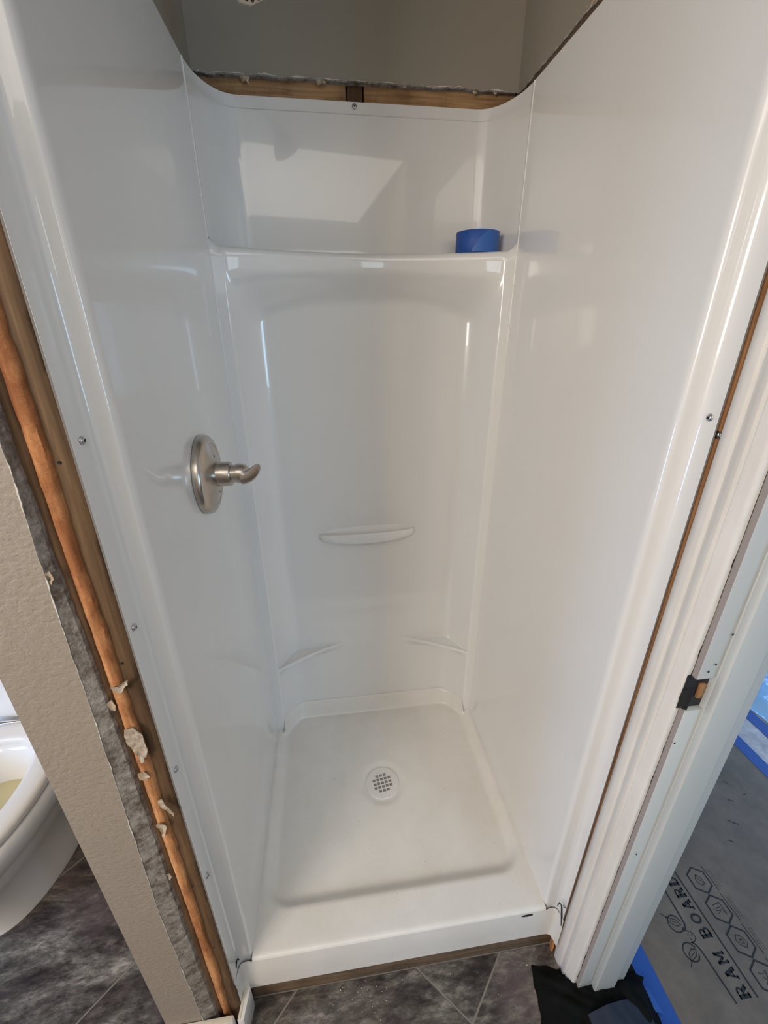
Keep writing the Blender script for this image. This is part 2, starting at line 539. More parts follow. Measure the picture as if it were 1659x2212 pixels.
torn_flap(wall_side_l, (-0.010, 0.69, 1.838), (0, 1, 0.2), (0.6, 0, -0.5), 0.013, 4.2)
torn_flap(wall_side_r, (0.735, 0.44, 1.850), (0, 1, 0), (-0.5, 0, 0.3), 0.018, 2.2)
torn_flap(wall_side_r, (0.735, 0.46, 1.850), (0, 1, 0.4), (-0.2, 0.1, 0.6), 0.014, 8.2)
for q, s_, sd in ((0.10, 0.022, 3), (0.265, 0.016, 5), (0.275, 0.012, 7), (0.46, 0.008, 9), (0.53, 0.007, 10), (0.63, 0.013, 11), (0.68, 0.010, 12)):
    torn_flap(wall_back, (q, 0.749, 1.853), (1, 0, 0.1), (0.05, -0.3, -0.55), s_, sd)

# wood framing seen in the gap above the stall
def plank(name, b, m, parent, amp=0.0015):
    x0, x1, y0, y1, z0, z1 = b
    return box(name, b, m, parent, bev=0.0015)
w_ = M_wood3
plank('blocking', (-0.02, 0.3255, 0.762, 0.80, 1.80, 1.95), M_wood5, wall_back)
plank('stud', (0.3285, 0.3640, 0.765, 0.80, FZ, CEIL), M_wood, wall_back)
plank('blocking', (0.3668, 0.745, 0.762, 0.80, 1.80, 1.95), M_wood5, wall_back)
plank('blocking', (0.737, 0.775, 0.0, 0.752, 1.78, 1.93), M_wood3, wall_side_r)
plank('blocking', (-0.055, -0.0275, 0.0, 0.752, 1.78, 1.93), M_wood3, wall_side_l)

# partition between the stall and the toilet: end face towards the camera, drywall cut away down to the studs
part = empty('wall_left_end', (-0.11, -0.04, FZ))
tag(part, kind='structure')
box('framing_core', (-0.176, -0.0325, 0.0, 1.10, FZ, CEIL), M_wood, part)
nz = 420
def lerp_tab(tab, z):
    for (z0, a), (z1, b) in zip(tab, tab[1:]):
        if z <= z1: return a + (b - a) * (z - z0) / (z1 - z0)
    return tab[-1][1]
def cut_edge(z):
    """x of the cut front corner of the drywall"""
    return lerp_tab([(FZ, -0.110), (0.0, -0.112), (0.35, -0.114), (0.62, -0.106), (0.83, -0.099), (1.03, -0.0955), (1.2, -0.089), (2.25, -0.082)], z) + 0.0016 * ns(z * 12, 1) + 0.0011 * ns(z * 34, 2) + 0.0008 * ns(z * 110, 3)
def core_edge(z):
    """x where the broken gypsum meets the studs"""
    return lerp_tab([(FZ, -0.081), (0.1, -0.083), (0.35, -0.083), (0.62, -0.079), (0.83, -0.080), (1.2, -0.0850), (2.25, -0.076)], z) + 0.0022 * ns(z * 16, 4) + 0.0012 * ns(z * 60, 6) + 0.0008 * ns(z * 150, 8)
v_, f_ = [], []
for k in range(nz + 1):
    z = FZ + (CEIL - FZ) * k / nz
    e0 = cut_edge(z)
    wd = 0.0105 + 0.0035 * ns(z * 5, 9) + 0.0035 * max(0, ns(z * 22, 4)) + 0.0018 * ns(z * 90, 6)
    if z < 0.9: wd += 0.0025 * abs(ns(z * 30, 12))
    v_ += [(-0.1900, 0.0, z), (-0.1900, -0.053, z), (e0, -0.053, z), (e0, -0.040, z)]
for k in range(nz):
    for i in range(3):
        f_.append((k * 4 + i, (k + 1) * 4 + i, (k + 1) * 4 + i + 1, k * 4 + i + 1))
mk('drywall_face', v_, f_, M_paint, part)
v_, f_ = [], []
for k in range(nz + 1):
    z = FZ + (CEIL - FZ) * k / nz
    e0 = cut_edge(z)
    wd = core_edge(z) - e0
    v_ += [(e0 - 0.0003, -0.0533, z), (e0 + 0.001, -0.0537, z), (e0 + wd * 0.50, -0.0490 + 0.0012 * ns(z * 60, 8), z), (e0 + wd * 0.85, -0.0455 + 0.0022 * ns(z * 55, 11) + 0.0010 * ns(z * 150, 2), z), (e0 + wd, -0.0385, z)]
for k in range(nz):
    for i in range(4):
        f_.append((k * 5 + i, (k + 1) * 5 + i, (k + 1) * 5 + i + 1, k * 5 + i + 1))
o = mk('drywall_core', v_, f_, M_gyp, part)
tag(o, 'crumbled grey gypsum edge of the cut drywall')
v_, f_ = [], []
for k in range(nz + 1):
    z = FZ + (CEIL - FZ) * k / nz
    e0 = cut_edge(z)
    h = max(0.0002, 0.0022 * (ns(z * 14, 21) + 0.1 + 0.6 * ns(z * 70, 5)))
    v_ += [(e0 - h * 0.5, -0.0532, z), (e0 - h * 0.4, -0.0545, z), (e0 + h, -0.0546, z), (e0 + h, -0.0530, z)]
for k in range(nz):
    for i in range(4):
        f_.append((k * 4 + i, (k + 1) * 4 + i, (k + 1) * 4 + (i + 1) % 4, k * 4 + (i + 1) % 4))
mk('paper_fringe', v_, f_, M_fringe, part)
box('drywall_side', (-0.1900, -0.1770, -0.045, 1.10, FZ, CEIL), M_paint, part)
# studs of the wall end
def stud(name, x0, x1, yf, m, amp, seed, round_=0.0, z0=FZ, z1=CEIL, n=260, label=None):
    v_, f_ = [], []
    prof = [(0, 0.03), (0, 0.004 + round_), (0.10, round_ * 0.45), (0.30, 0.0), (0.62, 0.0), (0.86, round_ * 0.5), (1, 0.004 + round_), (1, 0.03)]
    for k in range(n + 1):
        z = z0 + (z1 - z0) * k / n
        l = amp * (ns(z * 5 + seed) + 0.5 * ns(z * 26, seed) + 0.35 * ns(z * 95, seed))
        r = amp * (ns(z * 6 + seed, 8) + 0.5 * ns(z * 31, seed, 3) + 0.35 * ns(z * 110, seed, 4))
        for t, dy in prof:
            x = x0 + l * 0.4 + (x1 + r - x0 - l * 0.4) * t
            v_.append((x, yf + dy + amp * 0.35 * ns(z * 40 + seed, t * 3), z))
    q = len(prof)
    for k in range(n):
        for i in range(q):
            f_.append((k * q + i, (k + 1) * q + i, (k + 1) * q + (i + 1) % q, k * q + (i + 1) % q))
    f_.append(tuple(range(q)))
    f_.append(tuple(n * q + i for i in range(q))[::-1])
    o = mk(name, v_, f_, m, part, smooth=True)
    if label: o['label'] = label
    return o
stud('stud', -0.0690, -0.0345, -0.0400, M_wood, 0.0006, 1.0, label='flat brown stud next to the stall flange')
stud('stud', -0.0722, -0.0540, -0.0470, M_wood2, 0.0036, 4.0, 0.004, label='bright orange rounded strip of torn wood')
stud('stud', -0.1080, -0.0742, -0.0405, M_wood, 0.0010, 7.0, label='narrow dark brown stud edge beside the drywall')
box('gap', (-0.1080, -0.0640, -0.034, -0.012, FZ, CEIL), M_dark, part)
def scrap(pts, y, label=None, m=None, th=0.0012, curl=0.004):
    """flat torn scrap with a ragged outline, slightly curled"""
    cx = sum(p[0] for p in pts) / len(pts)
    cz = sum(p[1] for p in pts) / len(pts)
    rag = []
    for a in range(len(pts)):
        (x0, z0), (x1, z1) = pts[a], pts[(a + 1) % len(pts)]
        for t in (0, 0.34, 0.67):
            q = 0.0011
            rag.append((x0 + (x1 - x0) * t + q * ns(a * 3.1 + t * 7, 2), z0 + (z1 - z0) * t + q * ns(a * 2.3 + t * 9, 6)))
    n = len(rag)
    v_, f_ = [], []
    rings = (0.0, 0.35, 0.7, 1.0)
    for side in (0, 1):
        for r in rings[1:]:
            for x, z in rag:
                X_, Z_ = cx + (x - cx) * r, cz + (z - cz) * r
                v_.append((X_, y - curl * (r * r * 0.5 + 0.6 * ns(X_ * 110, Z_ * 110, 3)) + side * th, Z_))
        v_.append((cx, y + side * th, cz))
    m_ = 3 * n + 1
    for side in (0, 1):
        b = side * m_
        for k_ in range(n):
            k2 = (k_ + 1) % n
            F = [(b + m_ - 1, b + k_, b + k2), (b + k_, b + n + k_, b + n + k2, b + k2), (b + n + k_, b + 2 * n + k_, b + 2 * n + k2, b + n + k2)]
            f_ += F if side == 0 else [tuple(reversed(q)) for q in F]
    for k_ in range(n):
        k2 = (k_ + 1) % n
        f_.append((2 * n + k_, m_ + 2 * n + k_, m_ + 2 * n + k2, 2 * n + k2))
    o = mk('torn_paper', v_, f_, m or M_paper, part)
    for p_ in o.data.polygons: p_.use_smooth = True
    o.data.set_sharp_from_angle(angle=math.radians(40))
    if label: o['label'] = label
scrap([(-0.0686, 0.8148), (-0.057, 0.8171), (-0.0516, 0.8092), (-0.0475, 0.7989), (-0.0479, 0.7855), (-0.0467, 0.7704), (-0.0506, 0.7559), (-0.0545, 0.7553), (-0.0558, 0.7453), (-0.0614, 0.7463), (-0.0620, 0.7603), (-0.0673, 0.7741), (-0.0713, 0.7909), (-0.0717, 0.8031)], -0.0490, 'large curled flap of torn drywall paper', M_flap)
scrap([(-0.0675, 0.8946), (-0.0588, 0.8924), (-0.0508, 0.9009), (-0.0433, 0.9041), (-0.0459, 0.896), (-0.0517, 0.8904), (-0.0547, 0.8844), (-0.0602, 0.883), (-0.0646, 0.8878)], -0.0490, 'small cream tuft of torn paper', M_flap)
scrap([(-0.0559, 0.655), (-0.0494, 0.6565), (-0.0462, 0.6413), (-0.0378, 0.6201), (-0.0409, 0.6132), (-0.0476, 0.6297), (-0.0554, 0.6403)], -0.0490, 'pale splinter of torn wood')
scrap([(-0.0705, 0.5969), (-0.0601, 0.5991), (-0.0557, 0.5888), (-0.0629, 0.5667), (-0.0676, 0.5663), (-0.0666, 0.5851)], -0.0485)
scrap([(-0.082, 0.862), (-0.075, 0.868), (-0.071, 0.858), (-0.074, 0.848), (-0.080, 0.850)], -0.0450)
scrap([(-0.072, 0.720), (-0.062, 0.724), (-0.056, 0.712), (-0.063, 0.704), (-0.071, 0.708)], -0.0485)
scrap([(-0.083, 0.455), (-0.078, 0.458), (-0.076, 0.448), (-0.080, 0.440)], -0.0465, None, M_flap)
scrap([(-0.096, 1.075), (-0.088, 1.080), (-0.085, 1.070), (-0.090, 1.062)], -0.0520)
# nail heads and knots in the brown stud
for z, x in ((1.205, -0.048), (0.925, -0.050), (0.395, -0.052), (0.17, -0.050)):
    v_, f_ = lathevf([(0, 0.0022), (0.0012, 0.0018), (0.0014, 0.001)], 10, (x, -0.0398, z), (0, -1, 0))
    mk('nail_hole', v_, f_, M_dark, part)

# baseboard round the wall end: painted face piece and the broken return piece
bb = box('baseboard_left', (-0.262, -0.044, -0.066, -0.054, FZ, -0.098), M_trim, bev=0.002)
tag(bb, kind='structure')
box('top_edge', (-0.258, -0.046, -0.0652, -0.0545, -0.0985, -0.0965), M_trimedge, bb, bev=0.0006)
v_, f_ = prismvf([(-0.034, -0.066), (-0.020, -0.066), (-0.0125, -0.016), (-0.018, -0.007), (-0.0265, -0.009)], FZ, -0.094)
bb2 = mk('baseboard_left_return', v_, f_, M_trim, bev=0.0012)
tag(bb2, kind='structure')
v_, f_ = prismvf([(-0.0335, -0.065), (-0.028, -0.065), (-0.0225, -0.010), (-0.0262, -0.0095)], -0.0945, -0.0925)
mk('raw_edge', v_, f_, M_trimedge, bb2)

# wall between the bathroom and the next room, with the door jamb at its end
wr = box('wall_right_end', (0.775, 0.883, -0.085, 1.10, FZ, CEIL), M_wallin)
tag(wr, kind='structure')
plank('stud', (0.7620, 0.776, -0.0245, 0.60, FZ, 1.83), M_wood4, wr)
box('gap', (0.7602, 0.7625, -0.0205, 0.05, FZ, 1.16), M_dark, wr)

# casing (moulded trim) on the bathroom side
prof = [(-0.033, 0.0), (-0.033, 0.0125), (-0.0345, 0.0160), (-0.037, 0.0172), (-0.047, 0.0172), (-0.0495, 0.0160), (-0.051, 0.0128), (-0.0535, 0.0122), (-0.062, 0.0150), (-0.068, 0.0164), (-0.0725, 0.0164), (-0.0742, 0.0132), (-0.0765, 0.0126), (-0.0785, 0.0142), (-0.081, 0.0138), (-0.093, 0.0105), (-0.0965, 0.0098), (-0.0988, 0.0080), (-0.0995, 0.0055), (-0.0995, 0.0)]
prof = [(-0.033 + (y + 0.033) * 0.895, t) for y, t in prof]
poly = [(0.7755 - t, y) for y, t in prof]
def wob(i, z):
    if i in (17, 18, 19):
        s_ = 0.0009 * max(0, ns(z * 55, 3.3)) + 0.0006 * ns(z * 14, 8)
        return (0, s_)
    if i <= 4:
        return (0, 0.0035 + 0.0045 * (1 - min(1.3, max(0, z)) / 1.3))
    return (0, 0)
v_, f_ = prismvf(poly, FZ, CEIL - 0.02, 200, wob)
casing = mk('trim_1', v_, f_, M_trim, smooth=False)
tag(casing, kind='structure')
for pl_ in casing.data.polygons: pl_.use_smooth = True
casing.data.set_sharp_from_angle(angle=math.radians(35))

door = empty('door_1', (0.84, -0.10, FZ))
tag(door, kind='structure')
ZA, ZB = 0.780, 0.846        # latch mortise
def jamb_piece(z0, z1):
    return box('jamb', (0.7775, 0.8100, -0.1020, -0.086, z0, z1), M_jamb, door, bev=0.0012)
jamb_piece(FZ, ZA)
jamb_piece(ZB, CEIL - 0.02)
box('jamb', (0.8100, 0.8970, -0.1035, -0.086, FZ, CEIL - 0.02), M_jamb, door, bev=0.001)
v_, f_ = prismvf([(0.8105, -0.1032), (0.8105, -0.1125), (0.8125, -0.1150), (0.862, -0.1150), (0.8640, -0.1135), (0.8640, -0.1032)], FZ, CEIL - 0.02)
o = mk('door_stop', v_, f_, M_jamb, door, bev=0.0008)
box('gap', (0.7748, 0.7768, -0.0922, -0.080, FZ, CEIL - 0.02), M_dark, door)  # dark strip painted in as the shadow groove between casing and jamb
box('jamb_edge', (0.7768, 0.7775, -0.1010, -0.086, FZ, ZA), M_edge, door)
box('jamb_edge', (0.7768, 0.7775, -0.1010, -0.086, ZB, CEIL - 0.02), M_edge, door)
box('latch_mortise', (0.7700, 0.8100, -0.0935, -0.087, ZA - 0.001, ZB + 0.001), M_black, door)
v_, f_ = prismvf([(0, 0), (1, 0), (1, 1), (0, 1)], 0, 1)
box('latch_wood', (0.7935, 0.8050, -0.0985, -0.092, ZA + 0.020, ZB - 0.016), M_wood4, door, bev=0.003)
# strike lip: dark rounded tab let into the edge of casing and jamb
lip = []
for k in range(9):
    a = PI / 2 + PI * k / 8
    lip.append((0.7745 + 0.0060 * math.cos(a), ((ZA + ZB) / 2 - 0.010) + 0.020 * math.sin(a)))
lip += [(0.7790, (ZA + ZB) / 2 - 0.030), (0.7790, (ZA + ZB) / 2 + 0.016)]
v_ = [(x, -0.1024 + 0.9 * max(0, 0.7775 - x), z) for x, z in lip] + [(x, -0.1010 + 0.9 * max(0, 0.7775 - x), z) for x, z in lip]
n = len(lip)
f_ = [tuple(range(n)), tuple(range(n, 2 * n))[::-1]] + [(i, (i + 1) % n, (i + 1) % n + n, i + n) for i in range(n)]
mk('strike_lip', v_, f_, M_black, door)
# a few nail holes and nicks in the jamb
for x, z in ((0.790, 0.862), (0.798, 0.875), (0.806, 0.93), (0.779, 0.71), (0.79, 0.40)):
    v_, f_ = lathevf([(0, 0.0018), (0.0005, 0.0014)], 8, (x, -0.1036, z), (0, -1, 0))
    mk('nail_hole', v_, f_, M_dark, door)

# outer shell of the rooms (with the windows that let the daylight in)
def wall_with_hole(name, axis, c, th, a0, a1, h, m):
    """wall in plane axis=c, spanning a0..a1, with a rectangular opening h=(b0,b1,z0,z1) or None"""
    parts = []
    def bx(p0, p1, z0, z1):
        return boxvf(c, c + th, p0, p1, z0, z1) if axis == 'x' else boxvf(p0, p1, c, c + th, z0, z1)
    if h:
        b0, b1, z0, z1 = h
        parts = [bx(a0, b0, FZ, CEIL), bx(b1, a1, FZ, CEIL), bx(b0, b1, FZ, z0), bx(b0, b1, z1, CEIL)]
    else:
        parts = [bx(a0, a1, FZ, CEIL)]
    v_, f_ = join(*parts)
    o = mk(name, v_, f_, m)
    tag(o, kind='structure')
    return o
wall_with_hole('wall_far_left', 'x', -1.80, 0.08, -3.0, 1.15, (-2.5, -1.4, 1.12, 2.08), M_wallin)
wall_with_hole('wall_front', 'y', -3.08, 0.08, -1.8, 3.7, (0.50, 0.90, 1.60, 2.05), M_wallin)
wall_with_hole('wall_right_front', 'x', 0.775, 0.108, -3.0, -0.97, None, M_wallin)
wall_with_hole('wall_toilet_back', 'y', 1.12, 0.05, -1.8, 0.90, None, M_wallin)
wall_with_hole('wall_far_right', 'x', 3.66, 0.08, -3.0, 2.2, (-0.1, 1.3, 0.4, 1.8), M_wallin)
wall_with_hole('wall_far_back', 'y', 2.15, 0.08, 0.85, 3.7, None, M_wallin)
def window(name, axis, c, b0, b1, z0, z1):
    w = empty(name, ((c, (b0 + b1) / 2, z0) if axis == 'x' else ((b0 + b1) / 2, c, z0)))
    tag(w, kind='structure')
    t = 0.035
    for (p0, p1, q0, q1) in ((b0, b0 + t, z0, z1), (b1 - t, b1, z0, z1), (b0, b1, z0, z0 + t), (b0, b1, z1 - t, z1), ((b0 + b1) / 2 - t / 2, (b0 + b1) / 2 + t / 2, z0, z1)):
        b = (c, c + 0.03, p0, p1, q0, q1) if axis == 'x' else (p0, p1, c, c + 0.03, q0, q1)
        box('window_frame', b, M_trim, w)
window('window_1', 'x', -1.76, -2.5, -1.4, 1.12, 2.08)
window('window_2', 'y', -3.04, 0.50, 0.90, 1.60, 2.05)
window('window_3', 'x', 3.68, -0.1, 1.3, 0.4, 1.8)

# ================================================================= SHOWER STALL
stall = empty('shower_stall', (0.36, 0.36, FZ))
tag(stall, 'white glossy moulded shower stall with pan, ledge and small shelves', 'shower stall')

def A(x):
    """plan curve of the recessed lower back wall"""
    if x <= 0.025 or x >= 0.695: return D
    if x < 0.105:
        t = (x - 0.025) / 0.080
        return D + 0.083 * (1 - (1 - t) ** 2.2)
    if x > 0.607:
        t = (0.695 - x) / 0.088
        return D + 0.083 * (1 - (1 - t) ** 2.2)
    return D + 0.083
ZL = 1.510
def lip(x):
    s_ = max(0.0, math.sin(PI * min(1, max(0, x / W))))
    return D + 0.050 * s_ ** 1.3
def lipz(x):
    e = min(max(x, 0), max(W - x, 0))
    return ZL - 0.004 * math.sin(PI * min(1, max(0, x / W))) + 0.016 * max(0, 1 - e / 0.026) ** 2
def sm(t):
    t = min(1, max(0, t))
    return t * t * (3 - 2 * t)
# lower recessed back wall up to the ledge lip
xs = [0.0, 0.006, 0.012, 0.018, 0.0225, 0.025, 0.0275, 0.031] + [0.031 + 0.076 * k / 14 for k in range(1, 15)] + [0.107 + 0.50 * k / 26 for k in range(1, 27)] + [0.607 + 0.083 * k / 14 for k in range(1, 15)] + [0.6925, 0.695, 0.6975, 0.703, 0.710, 0.716, 0.72]
zs = [-0.030, 0.0, 0.03] + [0.03 + 1.32 * k / 30 for k in range(1, 31)] + [1.35 + 0.125 * k / 16 for k in range(1, 17)] + [1.480, 1.4865, 1.494]
v_, f_ = [], []
for z in zs:
    for x in xs:
        if 0.025 < x < 0.695:
            edge = min(1, (x - 0.025) / 0.05, (0.695 - x) / 0.05)
            # arch: the recess closes towards the lip, sooner near the sides
            s_ = math.sin(PI * (x - 0.025) / 0.67)
            top = 1.470 - 0.012 * (1 - s_)
            low = 1.395 - 0.07 * (1 - s_) ** 1.5
            b = sm((top - z) / (top - low))
            front = min(lip(x), A(x))
            y = front + (A(x) - front) * b ** 0.8
            ex = min(1, (x - 0.025) / 0.006, (0.695 - x) / 0.006)
            y = y + 0.0025 * (1 - b) * 0 
            if z > 1.479: y = lip(x) + (0.0) 
            y = D + (y - D) * ex if ex < 1 else y
        else:
            y = D
        v_.append((x, y, z))
nx = len(xs)
for j in range(len(zs) - 1):
    for i in range(nx - 1):
        f_.append((j * nx + i, j * nx + i + 1, (j + 1) * nx + i + 1, (j + 1) * nx + i))
# ledge: rounded lip, flat shelf, cove into the upper back wall, upper wall with big corner coves, top flange
def upper(x):
    cx = 0.085
    def cv(t):
        return D + 0.012 + (DB - D - 0.012) * (1 - (1 - t) ** 2.4) ** (1 / 1.6)
    if x < cx: return cv(max(0, x) / cx)
    if x > W - cx: return cv(max(0, W - x) / cx)
    return DB
def fillrow(fn):
    k0 = len(v_) - nx
    for x in xs: v_.append(fn(x))
    for i in range(nx - 1):
        f_.append((k0 + i, k0 + i + 1, k0 + nx + i + 1, k0 + nx + i))
def ramp_lip(x): return lip(x)
for a in (0.25, 0.5, 0.75, 1.0):
    th = a * PI / 2
    fillrow(lambda x: (x, lip(x) + 0.012 * (1 - math.cos(th)), 1.494 + (lipz(x) - 1.494) * math.sin(th)))
for t in (0.3, 0.6, 0.85):
    fillrow(lambda x: (x, lip(x) + 0.012 + (max(upper(x), lip(x) + 0.014) - 0.012 - lip(x) - 0.012) * t, lipz(x) - 0.003 * t))
for a in (0.2, 0.5, 0.8, 1.0):
    th = a * PI / 2
    fillrow(lambda x: (x, max(upper(x), lip(x) + 0.014) - 0.010 * (1 - math.sin(th)), lipz(x) - 0.003 + 0.012 * (1 - math.cos(th))))
for z in (1.53, 1.56, 1.60, 1.65, 1.70, 1.75, 1.79, 1.797):
    fillrow(lambda x: (x, upper(x) if z > 1.56 else max(upper(x), (lip(x) + 0.014) * (1.56 - z) / 0.05 + upper(x) * (1 - (1.56 - z) / 0.05)), max(z, lipz(x) + 0.0115) if z < 1.55 else z))
fillrow(lambda x: (x, upper(x) + 0.0035 * (1 if 0.0 < x < W else 0), 1.800))
fillrow(lambda x: (x, upper(x) + 0.0035 * (1 if 0.0 < x < W else 0), H))
fillrow(lambda x: (x, upper(x) + 0.0050, H))
back = mk('back_panel', v_, f_, M_acr, stall, smooth=False)
for p in back.data.polygons: p.use_smooth = True
back.data.set_sharp_from_angle(angle=math.radians(42))
back['label'] = 'moulded back wall with bowed ledge and recessed lower part'

# side panels with their rounded front bead and the nailing flange turned forward
def side(sgn):
    X = (lambda t: -t) if sgn < 0 else (lambda t: W + t)
    fl = -0.0400 if sgn < 0 else -0.0290
    plan = [(0.0, D + 0.075), (0.0, D), (0.0, 0.50), (0.0, 0.30), (0.0, 0.12), (0.0, 0.016), (0.0003, 0.010), (0.0018, 0.0055), (0.0045, 0.0026), (0.0085, 0.0014), (0.0130, 0.0014), (0.0180, 0.0006), (0.0225, -0.0012), (0.0262, -0.0042), (0.0283, -0.0085), (0.0295, -0.014), (0.0300, fl + 0.006), (0.0302, fl), (0.0303, fl), (0.0303, -0.010)]
    zz = [-0.022] + [H * k / 24 for k in range(1, 24)] + [H - 0.004, H]
    v_, f_ = [], []
    for z in zz:
        for t, y in plan:
            v_.append((X(t), y, z))
    m = len(plan)
    for j in range(len(zz) - 1):
        for i in range(m - 1):
            f_.append((j * m + i, j * m + i + 1, (j + 1) * m + i + 1, (j + 1) * m + i))
    # top edge turned outwards
    k = len(v_)
    for t, y in plan[:6]:
        v_.append((X(t + 0.010), y, H))
    for i in range(5):
        a = (len(zz) - 1) * m + i
        f_.append((a, a + 1, k + i + 1, k + i))
    o = mk('side_panel', v_, f_, M_acr, stall)
    e_ = [X(0.0304), X(0.0330)]
    box('fibreglass_edge', (min(e_), max(e_), fl + 0.0001, fl + 0.02, -0.002, H), M_fibre, o)
    for p in o.data.polygons: p.use_smooth = True
    o.data.set_sharp_from_angle(angle=math.radians(48))
    return o
side(-1)
side(1)
# seam beads where side and back pieces meet
for x0 in (0.0006, W - 0.0006):
    v_, f_ = tubevf([(x0, D - 0.0005, 0.0), (x0, D - 0.0005, ZL), (x0, D + 0.001, H)], 0.0013, 8)
    mk('seam_bead', v_, f_, M_acr, stall, smooth=True)

# pan
def rr(x, y, x0, x1, y0, y1, r):
    cx, cy = (x0 + x1) / 2, (y0 + y1) / 2
    qx, qy = abs(x - cx) - (x1 - x0) / 2 + r, abs(y - cy) - (y1 - y0) / 2 + r
    return math.hypot(max(qx, 0), max(qy, 0)) + min(max(qx, qy), 0) - r   # <0 inside
DRX, DRY = 0.355, 0.390
def panz(x, y):
    d_ = -rr(x, y, 0.008, 0.712, 0.080, 0.95, 0.075)
    s_ = sm((d_) / 0.032)
    z = -0.024 * s_
    dist = math.hypot(x - DRX, y - DRY)
    z -= 0.006 * s_ * max(0, 1 - dist / 0.42)
    if y > 0.52:
        db = A(min(max(x, 0.0255), 0.6945)) - y
        if 0.025 < x < 0.695:
            q = max(0.0, 1 - max(db - 0.003, 0) / 0.026)
            z += 0.058 * (q * q * (3 - 2 * q)) ** 0.9
    rdr = dist
    if rdr < 0.075:
        z -= 0.0045 * sm((0.075 - rdr) / 0.016)
    return z
ys = [0.0, 0.002, 0.0045, 0.008] + [0.008 + 0.594 * k / 80 for k in range(1, 81)] + [0.602 + 0.100 * k / 34 for k in range(1, 35)]
xg = [W * k / 100 for k in range(101)]
v_, f_ = [], []
nx = len(xg)
for y in ys:
    for x in xg:
        yy = min(y, A(min(max(x, 0.026), 0.694)) if 0.025 < x < 0.695 else D)
        z = panz(x, yy)
        if y < 0.008:
            t = (0.008 - y) / 0.008
            z -= 0.008 * (1 - math.sqrt(max(0, 1 - t * t)))
        v_.append((x, yy if y >= 0.008 else y - 0.004, z))
for j in range(len(ys) - 1):
    for i in range(nx - 1):
        if math.hypot((xg[i] + xg[i + 1]) / 2 - DRX, (ys[j] + ys[j + 1]) / 2 - DRY) < 0.041: continue
        f_.append((j * nx + i, j * nx + i + 1, (j + 1) * nx + i + 1, (j + 1) * nx + i))
# front skirt, turned forward at both ends below the flanges
k0 = len(v_)
sk = [(-0.0300, -0.036), (-0.0290, -0.020), (-0.0255, -0.0085), (-0.0190, -0.0050), (-0.008, -0.004)] + [(x, -0.004) for x in xg] + [(W + 0.008, -0.004), (W + 0.0190, -0.0050), (W + 0.0255, -0.0085), (W + 0.029, -0.020), (W + 0.030, -0.032)]
for z in (-0.0075, -0.04, -0.08, -0.118, -0.1205):
    for x, y in sk:
        rise = 0.0
        v_.append((x, y - (0.003 if z < -0.03 else 0), z if z < -0.01 or 0 <= x <= W else -0.001))
ms = len(sk)
for j in range(4):
    for i in range(ms - 1):
        a = k0 + j * ms + i
        f_.append((a, a + 1, a + ms + 1, a + ms))
for i in range(nx - 1):
    f_.append((i, i + 1, k0 + 5 + i + 1, k0 + 5 + i))
pan = mk('pan', v_, f_, M_pan, stall)
for p in pan.data.polygons: p.use_smooth = True
pan.data.set_sharp_from_angle(angle=math.radians(60))
pan['label'] = 'shallow white shower pan with raised front curb'

# little dark notches where pan and flanges meet, slot in the curb
for pts in ([(-0.0265, -0.002, 0.004), (-0.0282, -0.006, 0.024), (-0.0292, -0.013, 0.030), (-0.0296, -0.019, 0.018)], [(0.7470, -0.005, 0.006), (0.7480, -0.009, 0.030), (0.7492, -0.016, 0.028), (0.7495, -0.024, 0.002), (0.7496, -0.030, -0.028)]):
    v_, f_ = tubevf(pts, [0.0010, 0.0022, 0.0028, 0.0012][:4] if len(pts) == 4 else [0.0006, 0.0016, 0.0022, 0.0026, 0.0012], 8)
    mk('flange_notch', v_, f_, M_dark, stall, smooth=True)
v_, f_ = lathevf([(0, 1.0), (0.5, 0.97), (1.0, 0.8)], 24, (0, 0, 0), (0, -1, 0))
v_ = [(0.671 + a[0] * 0.0155, -0.0048 + a[1] * 0.0006, -0.0165 + a[2] * 0.0048) for a in v_]
mk('curb_slot', v_, f_, M_dark, stall)

# drain
def flat_ring_grid(cx, cy, z, R):
    """strainer plate with square holes, built from a cell grid clipped to a disc"""
    c = 0.0078
    gap = 0.0026
    holes = []
    rows = {2: (-1, 0, 1), 1: (-2, -1, 0, 1, 2), 0: (-2, -1, 0, 1, 2), -1: (-2, -1, 0, 1, 2), -2: (-1, 0, 1)}
    for j, ii in rows.items():
        for i in ii: holes.append((i, j))
    return holes, c
dz = -0.0345 + 0.0035
bm = bmesh.new()
R_, pit, hw = 0.0535, 0.0126, 0.0049
rot = math.radians(8)
cell = {}
rows = {2: (-1, 0, 1), 1: (-2, -1, 0, 1, 2), 0: (-2, -1, 0, 1, 2), -1: (-2, -1, 0, 1, 2), -2: (-1, 0, 1)}
cuts = sorted([k * pit + s_ * hw for k in (-2, -1, 0, 1, 2) for s_ in (-1, 1)])
lim = 0.0365
cuts = [-lim] + cuts + [lim]
def isholed(a, b):
    i, j = round(a / pit), round(b / pit)
    if abs(a - i * pit) < hw * 0.9 and abs(b - j * pit) < hw * 0.9:
        return j in rows and i in rows[j]
    return False
dv, df = [], []
def dp(x, y, z):
    dv.append((DRX + x * math.cos(rot) - y * math.sin(rot), DRY + x * math.sin(rot) + y * math.cos(rot), z))
    return len(dv) - 1
N = len(cuts)
top = [[dp(cuts[i], cuts[j], dz) for i in range(N)] for j in range(N)]
bot = [[dp(cuts[i], cuts[j], dz - 0.003) for i in range(N)] for j in range(N)]
